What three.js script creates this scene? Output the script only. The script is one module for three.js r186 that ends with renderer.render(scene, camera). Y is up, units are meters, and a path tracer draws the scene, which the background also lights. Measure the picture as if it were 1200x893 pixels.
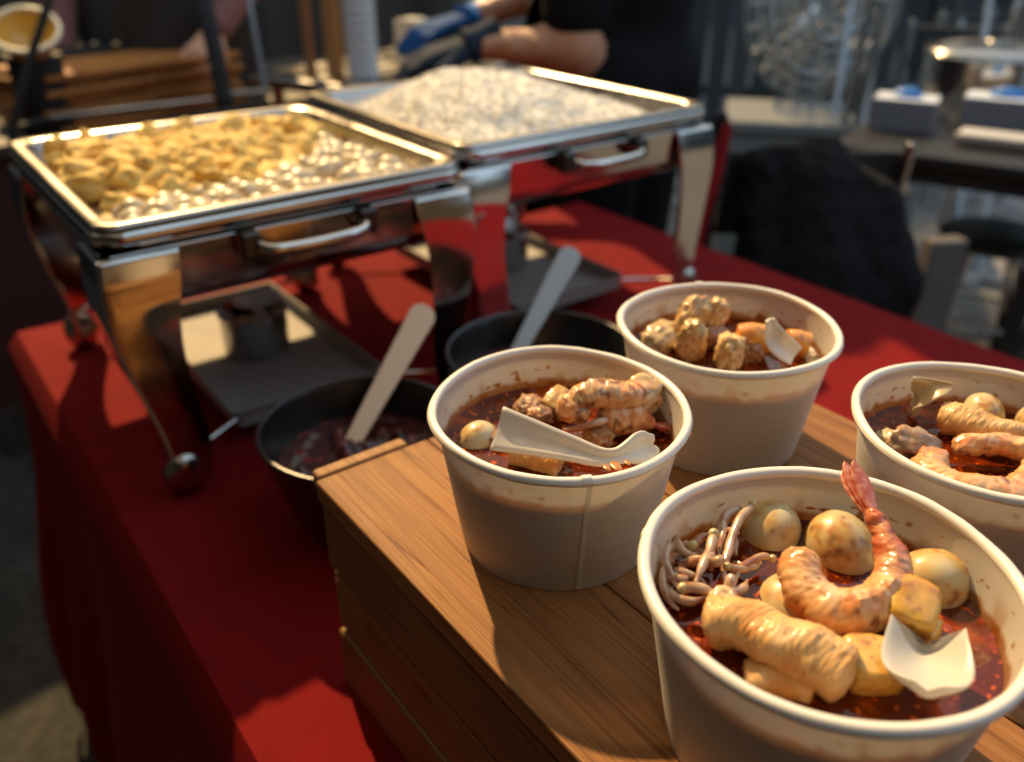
import * as THREE from 'three';
import { RoundedBoxGeometry } from 'three/addons/geometries/RoundedBoxGeometry.js';
import { ImprovedNoise } from 'three/addons/math/ImprovedNoise.js';
import { MarchingCubes } from 'three/addons/objects/MarchingCubes.js';
import { mergeGeometries, mergeVertices } from 'three/addons/utils/BufferGeometryUtils.js';

// ---------------------------------------------------------------- camera, sky, sun, exposure
const scene = new THREE.Scene();
const V = (x, y, z) => new THREE.Vector3(x, y, z);
const PITCH = THREE.MathUtils.degToRad(28.6), FPX = 1000, CX = 600, CY = 446.5;
const EYE = V(0, 1.266, 0);
const camera = new THREE.PerspectiveCamera(2 * Math.atan(446.5 / FPX) * 180 / Math.PI, 1024 / 762, 0.02, 300);
camera.position.copy(EYE);
camera.lookAt(0.6 * Math.cos(PITCH), EYE.y - Math.sin(PITCH), -0.8 * Math.cos(PITCH));
camera.focus = 0.43; camera.userData.fStop = 4.6;
camera.updateMatrixWorld();

const SUN_EL = THREE.MathUtils.degToRad(41);
const sunDir = V(0.24 * Math.cos(SUN_EL), Math.sin(SUN_EL), -0.97 * Math.cos(SUN_EL)).normalize();
{ // hazy late-afternoon sky, air only
  const w = 256, h = 128, d = new Float32Array(w * h * 4);
  for (let j = 0; j < h; j++) for (let i = 0; i < w; i++) {
    const el = ((j + 0.5) / h - 0.5) * Math.PI, s = Math.max(0, Math.sin(el));
    const k = 1.0 + 0.55 * Math.exp(-s * 4), az = ((i + 0.5) / w - 0.5) * Math.PI * 2;
    // warm haze towards the low sun
    const ca = Math.cos(el) * (Math.cos(az) * sunDir.x + Math.sin(az) * sunDir.z) + Math.sin(el) * sunDir.y, g = Math.pow(Math.max(0, ca), 3);
    const o = (j * w + i) * 4, B = 0.6;
    const c = el > 0 ? [(0.72 + 0.5 * g) * k, (0.96 + 0.02 * g) * k, (1.20 - 0.6 * g) * k] : [0.08, 0.08, 0.08];
    d[o] = c[0] * B; d[o + 1] = c[1] * B; d[o + 2] = c[2] * B; d[o + 3] = 1;
  }
  const t = new THREE.DataTexture(d, w, h, THREE.RGBAFormat, THREE.FloatType);
  t.mapping = THREE.EquirectangularReflectionMapping; t.magFilter = THREE.LinearFilter; t.minFilter = THREE.LinearFilter; t.needsUpdate = true;
  scene.background = t; scene.environment = t;
}
const sun = new THREE.DirectionalLight(new THREE.Color().setRGB(1, 0.66, 0.30), 4.2);
sun.position.copy(sunDir).multiplyScalar(12); sun.target.position.set(0.3, 0.9, -0.6);
sun.position.add(sun.target.position);
sun.castShadow = true; sun.shadow.mapSize.set(4096, 4096); sun.shadow.radius = 2.2;
Object.assign(sun.shadow.camera, { left: -4, right: 4, top: 4, bottom: -4, near: 0.5, far: 30 });
scene.add(sun, sun.target);
const renderer = new THREE.WebGLRenderer({ antialias: true });
renderer.setSize(1024, 762);
renderer.shadowMap.enabled = true;
renderer.toneMapping = THREE.LinearToneMapping;
renderer.toneMappingExposure = 1.55;

// ---------------------------------------------------------------- helpers
const ROOF_X = 0.4; // street-side edge of the added canopy, sky light enters past it
let seed = 20240611;
const rnd = () => { seed = (seed + 0x6D2B79F5) | 0; let t = Math.imul(seed ^ (seed >>> 15), 1 | seed); t = (t + Math.imul(t ^ (t >>> 7), 61 | t)) ^ t; return ((t ^ (t >>> 14)) >>> 0) / 4294967296; };
const rr = (a, b) => a + (b - a) * rnd();
const lerp = (a, b, t) => a + (b - a) * t, clamp = (x, a = 0, b = 1) => Math.min(b, Math.max(a, x));
const smooth = (a, b, x) => { const t = clamp((x - a) / (b - a)); return t * t * (3 - 2 * t); };
const perlin = new ImprovedNoise();
const N3 = (x, y, z) => perlin.noise(x + 31.7, y + 11.3, z + 57.1);
const fbm = (x, y, z, o = 3) => { let s = 0, a = 0.5; for (let i = 0; i < o; i++) { s += a * N3(x, y, z); x *= 2.03; y *= 2.03; z *= 2.03; a *= 0.5; } return s; };

// photo pixel -> point on the horizontal plane at height y (a thing's height comes from what it rests on)
const at = (px, py, y) => {
  const a = (px - CX) / FPX, b = (py - CY) / FPX;
  const dn = Math.sin(PITCH) + b * Math.cos(PITCH), fw = Math.cos(PITCH) - b * Math.sin(PITCH), z = (EYE.y - y) / dn;
  return V(0.8 * a * z + 0.6 * fw * z, y, -(-0.6 * a * z + 0.8 * fw * z));
};
// photo pixel -> point at a depth along the view axis
const atZ = (px, py, z) => {
  const a = (px - CX) / FPX, b = (py - CY) / FPX;
  const dn = Math.sin(PITCH) + b * Math.cos(PITCH), fw = Math.cos(PITCH) - b * Math.sin(PITCH);
  return V((0.8 * a + 0.6 * fw) * z, EYE.y - dn * z, -(-0.6 * a + 0.8 * fw) * z);
};

const used = {};
function numbered(n) { if (used[n] === undefined) { used[n] = 0; return n; } used[n]++; return n + '_' + String(used[n]).padStart(3, '0'); }
function tag(o, label, category, group, kind) { if (label) o.userData.label = label; if (category) o.userData.category = category; if (group) o.userData.group = group; if (kind) o.userData.kind = kind; return o; }
function thing(name, label, category, pos = V(0, 0, 0), turn = 0, group) {
  const g = new THREE.Group(); g.name = numbered(name); g.position.copy(pos); g.rotation.y = turn; scene.add(g); return tag(g, label, category, group);
}
function part(name, geo, mat, parent) { const m = new THREE.Mesh(geo, mat); m.name = name; parent.add(m); return m; }
function single(name, geo, mat, label, category, group) { const m = new THREE.Mesh(geo, mat); m.name = numbered(name); scene.add(m); return tag(m, label, category, group); }
function struct(name, geo, mat) { const m = new THREE.Mesh(geo, mat); m.name = numbered(name); m.userData.kind = 'structure'; scene.add(m); return m; }
const T = (geo, x, y, z) => geo.translate(x, y, z);
const box = (w, h, d, x = 0, y = 0, z = 0, r = 0.002) => new RoundedBoxGeometry(w, h, d, 2, Math.min(r, w / 2.1, h / 2.1, d / 2.1)).translate(x, y, z);
const cyl = (r0, r1, h, x = 0, y = 0, z = 0, n = 32) => new THREE.CylinderGeometry(r1, r0, h, n).translate(x, y, z);
const merge = (a) => mergeGeometries(a.map(g => { const q = g.index ? g.toNonIndexed() : g; for (const k of Object.keys(q.attributes)) if (!['position', 'normal', 'uv'].includes(k)) q.deleteAttribute(k); return q; }));
const lin = (r, g, b) => new THREE.Color().setRGB(r, g, b);
const std = (c, roughness = 0.6, o = {}) => new THREE.MeshStandardMaterial({ color: c, roughness, ...o });
const phy = (c, roughness = 0.6, o = {}) => new THREE.MeshPhysicalMaterial({ color: c, roughness, ...o });

// swept tube through points, radius (or [a, b]) by u, closed ends
function sweep(pts, rad, seg = 40, ring = 16, closed = true) {
  const curve = pts.isCurve ? pts : new THREE.CatmullRomCurve3(pts, false, 'centripetal');
  const P = [], Tn = [], Nn = [];
  for (let i = 0; i <= seg; i++) { P.push(curve.getPointAt(i / seg)); Tn.push(curve.getTangentAt(i / seg)); }
  let n = Math.abs(Tn[0].y) < 0.9 ? V(0, 1, 0) : V(1, 0, 0);
  n.addScaledVector(Tn[0], -n.dot(Tn[0])).normalize();
  const pos = [], uv = [], idx = [];
  const L = curve.getLength();
  for (let i = 0; i <= seg; i++) {
    n.addScaledVector(Tn[i], -n.dot(Tn[i])).normalize();
    const b = V().crossVectors(Tn[i], n);
    const r = rad(i / seg), ra = Array.isArray(r) ? r[0] : r, rb = Array.isArray(r) ? r[1] : r;
    for (let j = 0; j <= ring; j++) {
      const a = j / ring * Math.PI * 2, p = P[i].clone().addScaledVector(n, Math.cos(a) * ra).addScaledVector(b, Math.sin(a) * rb);
      pos.push(p.x, p.y, p.z); uv.push(j / ring, i / seg * L);
    }
  }
  const R = ring + 1;
  for (let i = 0; i < seg; i++) for (let j = 0; j < ring; j++) { const a = i * R + j, b = a + 1, c = a + R, d = c + 1; idx.push(a, b, c, b, d, c); }
  if (closed) for (const e of [0, seg]) {
    const c = pos.length / 3; pos.push(P[e].x, P[e].y, P[e].z); uv.push(0.5, e / seg * L);
    for (let j = 0; j < ring; j++) { const a = e * R + j; e ? idx.push(c, a, a + 1) : idx.push(c, a + 1, a); }
  }
  const g = new THREE.BufferGeometry();
  g.setAttribute('position', new THREE.Float32BufferAttribute(pos, 3)); g.setAttribute('uv', new THREE.Float32BufferAttribute(uv, 2));
  g.setIndex(idx); g.computeVertexNormals();
  // weld the normal seam
  const nn = g.attributes.normal;
  for (let i = 0; i <= seg; i++) { const a = i * R, b = a + ring; const v = V(nn.getX(a) + nn.getX(b), nn.getY(a) + nn.getY(b), nn.getZ(a) + nn.getZ(b)).normalize(); nn.setXYZ(a, v.x, v.y, v.z); nn.setXYZ(b, v.x, v.y, v.z); }
  return g;
}
const tube = (pts, r, seg = 24, ring = 10) => sweep(pts, () => r, seg, ring);
function weld(g, tol = 1e-6) { for (const k of Object.keys(g.attributes)) if (k !== 'position') g.deleteAttribute(k); g = mergeVertices(g, tol); g.computeVertexNormals(); return g; }
function lump(rx, ry, rz, amp, freq, sd, n = 5, boxy = 0) { // displaced ball
  const g = weld(new THREE.IcosahedronGeometry(1, n), 1e-4), p = g.attributes.position;
  for (let i = 0; i < p.count; i++) {
    const v = V(p.getX(i), p.getY(i), p.getZ(i));
    if (boxy) { const m = Math.max(Math.abs(v.x), Math.abs(v.y), Math.abs(v.z)); v.multiplyScalar(lerp(1, 0.86 / m, boxy)); }
    const k = 1 + amp * fbm(v.x * freq + sd, v.y * freq + sd * 1.7, v.z * freq - sd, 3);
    p.setXYZ(i, v.x * rx * k, v.y * ry * k, v.z * rz * k);
  }
  g.computeVertexNormals(); return g;
}
function roughen(g, amp, freq, sd = 0) { // push along the normal by noise
  const p = g.attributes.position, n = g.attributes.normal;
  for (let i = 0; i < p.count; i++) {
    const k = amp * fbm(p.getX(i) * freq + sd, p.getY(i) * freq, p.getZ(i) * freq, 3);
    p.setXYZ(i, p.getX(i) + n.getX(i) * k, p.getY(i) + n.getY(i) * k, p.getZ(i) + n.getZ(i) * k);
  }
  g.computeVertexNormals(); return g;
}
function paint(g, fn) { // vertex colours: stains and natural markings of the stuff itself
  const p = g.attributes.position, c = new Float32Array(p.count * 3);
  for (let i = 0; i < p.count; i++) { const q = fn(p.getX(i), p.getY(i), p.getZ(i), i); c[i * 3] = q[0]; c[i * 3 + 1] = q[1]; c[i * 3 + 2] = q[2]; }
  g.setAttribute('color', new THREE.BufferAttribute(c, 3)); return g;
}
const mix3 = (a, b, t) => [lerp(a[0], b[0], t), lerp(a[1], b[1], t), lerp(a[2], b[2], t)];
// skin through rings of points
function skin(rings, closeU = true, cap0 = false, cap1 = false) {
  const n = rings[0].length, pos = [], idx = [], uv = [];
  rings.forEach((r, i) => r.forEach((p, j) => { pos.push(p.x, p.y, p.z); uv.push(j / n, i / (rings.length - 1)); }));
  const m = closeU ? n : n - 1;
  for (let i = 0; i + 1 < rings.length; i++) for (let j = 0; j < m; j++) { const a = i * n + j, b = i * n + (j + 1) % n, c = a + n, d = b + n; idx.push(a, c, b, b, c, d); }
  const cap = (i, flip) => { const c = pos.length / 3, s = V(); rings[i].forEach(p => s.add(p)); s.multiplyScalar(1 / n); pos.push(s.x, s.y, s.z); uv.push(0.5, 0.5); for (let j = 0; j < n; j++) flip ? idx.push(c, i * n + (j + 1) % n, i * n + j) : idx.push(c, i * n + j, i * n + (j + 1) % n); };
  if (cap0) cap(0, false); if (cap1) cap(rings.length - 1, true);
  const g = new THREE.BufferGeometry(); g.setAttribute('position', new THREE.Float32BufferAttribute(pos, 3)); g.setAttribute('uv', new THREE.Float32BufferAttribute(uv, 2)); g.setIndex(idx); g.computeVertexNormals(); return g;
}
function rrect(w, l, r, y, k = 6) { // rounded rectangle ring
  const o = []; const c = [[1, 1, 0], [-1, 1, 90], [-1, -1, 180], [1, -1, 270]];
  for (const [sx, sz, a0] of c) for (let i = 0; i <= k; i++) { const a = (a0 + 90 * i / k) * Math.PI / 180; o.push(V(sx * (w / 2 - r) + Math.cos(a) * r, y, sz * (l / 2 - r) + Math.sin(a) * r)); }
  return o;
}
const loft = (list, cap0, cap1) => skin(list.map(([w, l, r, y]) => rrect(w, l, r, y)), true, cap0, cap1);
function tex(w, h, fn, srgb = true) {
  const d = new Uint8Array(w * h * 4);
  for (let j = 0; j < h; j++) for (let i = 0; i < w; i++) { const c = fn(i / w, j / h, i, j), o = (j * w + i) * 4; for (let k = 0; k < 3; k++) d[o + k] = clamp(c[k]) * 255; d[o + 3] = 255; }
  const t = new THREE.DataTexture(d, w, h); t.magFilter = THREE.LinearFilter; t.minFilter = THREE.LinearMipmapLinearFilter; t.generateMipmaps = true;
  t.wrapS = t.wrapT = THREE.RepeatWrapping; if (srgb) t.colorSpace = THREE.SRGBColorSpace; t.needsUpdate = true; return t;
}

// ---------------------------------------------------------------- materials
const woodTex = tex(1024, 1024, (u, v) => { // grain runs along v
  const wob = fbm(u * 5, v * 1.2, 3, 3) * 0.22;
  const ring = Math.sin((u * 9 + wob * 6 + fbm(u * 3, v * 0.7, 9, 2) * 2.2) * 6.28);
  const fine = fbm(u * 170, v * 5, 1, 2), mid = fbm(u * 46, v * 2.2, 5, 3), blot = fbm(u * 4, v * 3, 21, 3);
  let pore = fbm(u * 240, v * 9, 44, 1); pore = pore > 0.2 ? (pore - 0.2) * 1.6 : 0;
  const k = clamp(0.74 + 0.05 * ring + 0.30 * fine + 0.26 * mid + 0.24 * blot - pore * 1.5);
  const ln = fbm(u * 26, v * 1.1, 61, 2), l2 = fbm(u * 60, v * 2.3, 91, 2), line = Math.max((1 - smooth(0.0, 0.02, Math.abs(ln))) * smooth(-0.25, 0.1, fbm(u * 11, v * 7, 15, 2)), 0.7 * (1 - smooth(0, 0.022, Math.abs(l2 - 0.1))) * smooth(-0.05, 0.2, fbm(u * 9, v * 9, 35, 2)));
  const kn = smooth(0.30, 0.44, fbm(u * 7, v * 1.5, 77, 3));
  const c = mix3([0.38, 0.25, 0.15], [0.82, 0.65, 0.45], k);
  return mix3(mix3(c, [0.40, 0.23, 0.12], kn * 0.5), [0.36, 0.19, 0.09], clamp(line) * 0.6);
});
const woodBump = tex(1024, 1024, (u, v) => { const fine = fbm(u * 170, v * 5, 1, 2), mid = fbm(u * 46, v * 2.2, 5, 3); let pore = fbm(u * 240, v * 9, 44, 1); pore = pore > 0.2 ? (pore - 0.2) * 2 : 0; const k = 0.6 + 0.5 * fine + 0.35 * mid - pore; return [k, k, k]; }, false);
const woodMat = (tone) => phy(lin(...tone), 0.5, { map: woodTex, bumpMap: woodBump, bumpScale: 0.0009, roughness: 0.6, specularIntensity: 0.5 });
const clothTex = tex(512, 512, (u, v, i, j) => { const w = ((i >> 1) + (j >> 1)) % 2 ? 0.04 : -0.04; const k = 1 + w * 0.6 + 0.10 * fbm(u * 60, v * 60, 4, 2) + 0.12 * fbm(u * 6, v * 6, 8, 3); return [0.46 * k, 0.05 * k, 0.07 * k]; });
clothTex.repeat.set(4, 4);
const clothBump = tex(256, 256, (u, v, i, j) => { const k = 0.5 + 0.35 * Math.sin(i * Math.PI / 2) * Math.sin(j * Math.PI / 2) + 0.2 * fbm(u * 30, v * 30, 2, 2); return [k, k, k]; }, false);
clothBump.repeat.set(14, 14);
const redCloth = phy(lin(1, 1, 1), 0.85, { map: clothTex, bumpMap: clothBump, bumpScale: 0.0004, specularIntensity: 0.25, side: THREE.DoubleSide });
const smear = tex(512, 512, (u, v) => { const k = 0.5 + 0.6 * fbm(u * 7, v * 7, 2, 4) + 0.3 * fbm(u * 60, v * 4, 7, 2); return [k, k, k]; }, false);
const steel = new THREE.MeshStandardMaterial({ color: lin(0.62, 0.60, 0.57), metalness: 1, roughness: 0.24, roughnessMap: smear });
const steelRim = new THREE.MeshStandardMaterial({ color: lin(0.46, 0.43, 0.39), metalness: 1, roughness: 0.55, roughnessMap: smear });
const steelDark = new THREE.MeshStandardMaterial({ color: lin(0.45, 0.44, 0.43), metalness: 1, roughness: 0.5, roughnessMap: smear });
const blackPlastic = phy(lin(0.012, 0.012, 0.013), 0.28, { clearcoat: 0.3, clearcoatRoughness: 0.2 });
const blackMatte = std(lin(0.012, 0.012, 0.013), 0.7);
const whitePlastic = phy(lin(0.80, 0.79, 0.76), 0.35, { transmission: 0.35, thickness: 0, side: THREE.DoubleSide });
const greyTubeMat = new THREE.MeshStandardMaterial({ color: lin(0.30, 0.33, 0.36), metalness: 0.7, roughness: 0.4 });
const food = (rough = 0.34, coat = 0.7) => phy(lin(1, 1, 1), rough, { vertexColors: true, clearcoat: coat, clearcoatRoughness: 0.12 });
const foodWet = food(0.42, 0.55), foodSoft = food(0.55, 0.35);

// ---------------------------------------------------------------- ground
const asphaltTex = tex(1024, 1024, (u, v) => { const k = 0.17 + 0.14 * fbm(u * 9, v * 9, 1, 4) + 0.14 * fbm(u * 110, v * 110, 6, 2); const d = smooth(0.1, 0.3, fbm(u * 14, v * 14, 33, 3)); return mix3([k * 1.0, k * 0.98, k * 0.93], [0.26, 0.25, 0.21], d * 0.3); });
asphaltTex.repeat.set(40, 40);
const ground = struct('ground', new THREE.PlaneGeometry(120, 120).rotateX(-Math.PI / 2), std(lin(1, 1, 1), 0.9, { map: asphaltTex }));
const pav = struct('paved_street', new THREE.PlaneGeometry(14, 16).rotateX(-Math.PI / 2).translate(8.6, 0.012, -3.5), std(lin(0.12, 0.115, 0.11), 0.9));
{
  const pm = [0.24, 0.21, 0.27, 0.19].map(k => std(lin(k, k * 0.96, k * 0.94), 0.85)), pg = box(0.196, 0.03, 0.096, 0, 0, 0, 0.006);
  const c = at(1075, 225, 0); let cnt = 0;
  const cand = [];
  for (let i = -24; i <= 24; i++) for (let j = -24; j <= 24; j++) cand.push([i, j, Math.hypot(i * 0.2, j * 0.1)]);
  cand.sort((a, b) => a[2] - b[2]);
  for (const [i, j] of cand) { if (cnt++ >= 290) break; const m = part(cnt === 1 ? 'paver' : 'paver_' + String(cnt - 1).padStart(3, '0'), pg, pm[Math.floor(rnd() * 4)], pav); m.position.set(c.x + i * 0.2 + (j & 1 ? 0.1 : 0), 0.014 + rr(0, 0.002), c.z + j * 0.1); }
}

// ---------------------------------------------------------------- table with red cloth
const TY = 0.75, TB = { x0: 0.095, x1: 1.14, z0: -1.29, z1: 0.5 };
{
  const t = thing('folding_table', 'long folding table hidden under the red tablecloth', 'table', V(0, 0, 0));
  part('table_top', box(TB.x1 - TB.x0 - 0.03, 0.03, TB.z1 - TB.z0 - 0.03, (TB.x0 + TB.x1) / 2, TY - 0.022, (TB.z0 + TB.z1) / 2), std(lin(0.5, 0.48, 0.45), 0.6), t);
  for (const x of [TB.x0 + 0.1, TB.x1 - 0.1]) for (const z of [TB.z0 + 0.15, TB.z1 - 0.15]) part('leg', cyl(0.016, 0.016, TY - 0.04, x, (TY - 0.04) / 2, z, 16), steelDark, t);
  // cloth: a flat top, a rounded edge and a hanging skirt with folds
  const geos = [], nx = 90, nz = 150, pos = [], uv = [], idx = [];
  const topY = (x, z) => TY + 0.0022 * fbm(x * 7, z * 3, 4, 3) + 0.0016 * fbm(x * 22, z * 14, 9, 3) + 0.0016 * Math.exp(-(((x - 0.105 - 0.01 * Math.sin(z * 3 + 1)) / 0.004) ** 2)) + 0.0035 * Math.exp(-(((x - 0.128 - 0.012 * Math.sin(z * 4)) / 0.006) ** 2)) * smooth(-0.78, -0.55, z);
  for (let j = 0; j <= nz; j++) for (let i = 0; i <= nx; i++) { const x = lerp(TB.x0, TB.x1, i / nx), z = lerp(TB.z0, TB.z1, j / nz); pos.push(x, topY(x, z), z); uv.push(x, z); }
  for (let j = 0; j < nz; j++) for (let i = 0; i < nx; i++) { const a = j * (nx + 1) + i, b = a + 1, c = a + nx + 1, d = c + 1; idx.push(a, c, b, b, c, d); }
  const g = new THREE.BufferGeometry(); g.setAttribute('position', new THREE.Float32BufferAttribute(pos, 3)); g.setAttribute('uv', new THREE.Float32BufferAttribute(uv, 2)); g.setIndex(idx); g.computeVertexNormals(); geos.push(g);
  const per = []; const cr = 0.03, W = TB.x1 - TB.x0, L = TB.z1 - TB.z0;
  const M = 700, tot = 2 * (W + L);
  for (let i = 0; i <= M; i++) { let s = i / M * tot, x, z, ox = 0, oz = 0; if (s < L) { x = TB.x0; z = TB.z0 + s; ox = -1; } else if (s < L + W) { x = TB.x0 + s - L; z = TB.z1; oz = 1; } else if (s < 2 * L + W) { x = TB.x1; z = TB.z1 - (s - L - W); ox = 1; } else { x = TB.x1 - (s - 2 * L - W); z = TB.z0; oz = -1; } per.push([x, z, ox, oz, i / M * tot]); }
  const rows = []; const H = 30;
  for (let k = 0; k <= H; k++) { const d = k / H, row = [];
    for (const [x, z, ox, oz, s] of per) {
      const drop = d * 0.70, a = Math.min(1, drop / 0.02), r = 0.016 * Math.sin(a * Math.PI / 2), y = topY(x, z) - (a < 1 ? 0.016 * (1 - Math.cos(a * Math.PI / 2)) : drop);
      const f = smooth(0.02, 0.6, drop), fold = f * (0.06 * Math.pow(0.5 + 0.5 * Math.sin(s * 27 + 2.6 * Math.sin(s * 5.1) + d * 0.5), 1.4) + 0.03 * fbm(s * 4, d * 1.2, 3, 2));
      // corners swing out in a cone
      const out = r + fold * 0.8 + f * 0.02, dx = Math.min(x - TB.x0, TB.x1 - x), dz = Math.min(z - TB.z0, TB.z1 - z);
      const cxw = Math.exp(-dx / 0.05) * Math.exp(-dz / 0.05), sx = x < 0.6 ? -1 : 1, sz = z < -0.4 ? -1 : 1;
      row.push(V(x + (ox || sx * cxw * 0.7) * out, y, z + (oz || sz * cxw * 0.7) * out));
    } rows.push(row); }
  const sk = skin(rows, false); const su = sk.attributes.uv; for (let i = 0; i < su.count; i++) su.setXY(i, su.getX(i) * tot, su.getY(i) * 0.7);
  geos.push(sk);
  single('tablecloth', merge(geos), redCloth, 'crimson red tablecloth covering the long serving table with folds at its side', 'tablecloth');
}

// ---------------------------------------------------------------- wooden crate under the paper bowls
const CT = EYE.y - 0.33, CR = { x0: 0.175, x1: 0.53, z0: -0.452, z1: 0.09 };
{
  const g = thing('wooden_crate', 'upturned wooden plank crate carrying the four paper soup bowls', 'crate');
  const tones = [[0.66, 0.53, 0.41], [0.62, 0.49, 0.39], [0.64, 0.50, 0.40], [0.60, 0.48, 0.38]];
  const cuts = [0.175, 0.262, 0.352, 0.442, 0.53], L = CR.z1 - CR.z0, zc = (CR.z0 + CR.z1) / 2;
  const uvPlank = (geo, ox, oy, ax) => { const p = geo.attributes.position, n = geo.attributes.normal, u = geo.attributes.uv; for (let i = 0; i < p.count; i++) { const a = Math.abs(n.getY(i)) > 0.7 ? p.getX(i) : p.getY(i); u.setXY(i, (a + ox) * 3.6, ((ax === 'x' ? p.getX(i) : p.getZ(i)) + oy) * 1.7); } return geo; };
  for (let i = 0; i < 4; i++) {
    const w = cuts[i + 1] - cuts[i] - 0.0005;
    const m = part('plank', uvPlank(box(w, 0.016, L, (cuts[i] + cuts[i + 1]) / 2, CT - 0.008 - (i % 2) * 0.0003, zc, 0.0018), i * 0.37, i * 0.53, 'z'), woodMat(tones[i]), g); m.name = i ? 'plank_00' + i : 'plank';
  }
  const ph = 0.0535, sideTones = [[0.52, 0.44, 0.36], [0.60, 0.52, 0.44], [0.5, 0.42, 0.35]];
  let k = 3;
  for (let r = 0; r < 3; r++) {
    const y = CT - 0.018 - ph / 2 - r * 0.0568, m = woodMat(sideTones[r]);
    for (const [x, o] of [[CR.x0 + 0.0075 + (r % 2) * 0.0022, 0.1], [CR.x1 - 0.007, 0.7]]) part('plank_' + String(++k).padStart(3, '0'), uvPlank(box(0.012, ph, L - 0.004, x, y, zc, 0.003), 0.31 + o + r * 0.23, r * 0.41, 'z'), m, g);
    for (const z of [CR.z0 + 0.008, CR.z1 - 0.008]) part('plank_' + String(++k).padStart(3, '0'), uvPlank(box(CR.x1 - CR.x0 - 0.03, ph, 0.012, (CR.x0 + CR.x1) / 2, y, z, 0.003), 0.8 + r * 0.3, r * 0.2, 'x'), m, g);
  }
  part('end_batten', uvPlank(box(0.07, 0.014, 0.012, 0.213, CT - 0.006, CR.z0 - 0.0065, 0.003), 0.9, 0.2, 'x'), woodMat([0.8, 0.74, 0.68]), g);
  const nail = new THREE.MeshStandardMaterial({ color: lin(0.75, 0.35, 0.18), metalness: 1, roughness: 0.3 });
  for (const [z, r] of [[CR.z0 + 0.013, 1], [CR.z0 + 0.013, 2], [-0.02, 1]]) part('nail_head', new THREE.SphereGeometry(0.0028, 12, 8).scale(0.5, 1, 1).translate(CR.x0 + 0.0012 + (r % 2) * 0.0022, CT - 0.022 - (r - 1) * 0.0568 + (r > 1 ? 0 : -0.001), z), nail, g);
}

// ---------------------------------------------------------------- paper soup bowls
const CH = 0.085, RIMY = CT + CH, SOUP = RIMY - 0.0235;
const lineTex = tex(1024, 256, (u, v) => { // inside of the paper bowl: cream board with dried splashes of broth above the soup
  const base = [0.94, 0.925, 0.90], edge = 0.735 + 0.06 * fbm(u * 22, 0.5, 3, 3) + 0.05 * fbm(u * 60, v * 4, 8, 2);
  const s = 1 - smooth(edge, edge + 0.05, v), sp = smooth(0.24, 0.30, fbm(u * 60, v * 18, 12, 2)) * (1 - smooth(0.8, 0.97, v)), run = smooth(0.12, 0.3, fbm(u * 26, v * 2, 18, 2)) * (1 - smooth(0.78, 0.92, v)) * 0.6;
  return mix3(base, [0.66, 0.38, 0.13], clamp(s * 0.75 + sp * 0.8 + run * 0.5));
});
const paperTex = tex(512, 512, (u, v) => { const k = 0.93 + 0.05 * fbm(u * 40, v * 40, 2, 3) + 0.03 * fbm(u * 5, v * 5, 9, 2); return [k, k * 0.995, k * 0.98]; });
const paper = phy(lin(0.95, 0.95, 0.95), 0.62, { map: paperTex, transmission: 0.46, thickness: 0, side: THREE.DoubleSide });
const lining = phy(lin(0.95, 0.95, 0.95), 0.42, { map: lineTex, transmission: 0.5, thickness: 0, side: THREE.DoubleSide });
const rimMat = phy(lin(0.86, 0.85, 0.82), 0.38, { clearcoat: 0.25, clearcoatRoughness: 0.3 });
const brothTex = tex(512, 512, (u, v) => { const o = smooth(0.0, 0.34, fbm(u * 7, v * 7, 5, 4)), d = smooth(0.2, 0.27, fbm(u * 40, v * 40, 15, 2)), f = smooth(0.22, 0.3, fbm(u * 60, v * 60, 25, 1)); let c = mix3([0.34, 0.115, 0.03], [0.58, 0.24, 0.04], o); c = mix3(c, [0.84, 0.40, 0.05], d * 0.8); return mix3(c, [0.16, 0.04, 0.02], f * 0.6); });
const brothBump = tex(256, 256, (u, v) => { const k = 0.5 + 0.5 * fbm(u * 9, v * 9, 3, 3); return [k, k, k]; }, false);
const brothMat = phy(lin(0.95, 0.85, 0.7), 0.07, { map: brothTex, bumpMap: brothBump, bumpScale: 0.0006, specularIntensity: 0.85 });
const RO = 0.0708, RB = 0.057;
const wallR = y => lerp(RB, RO, y / CH);
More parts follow.
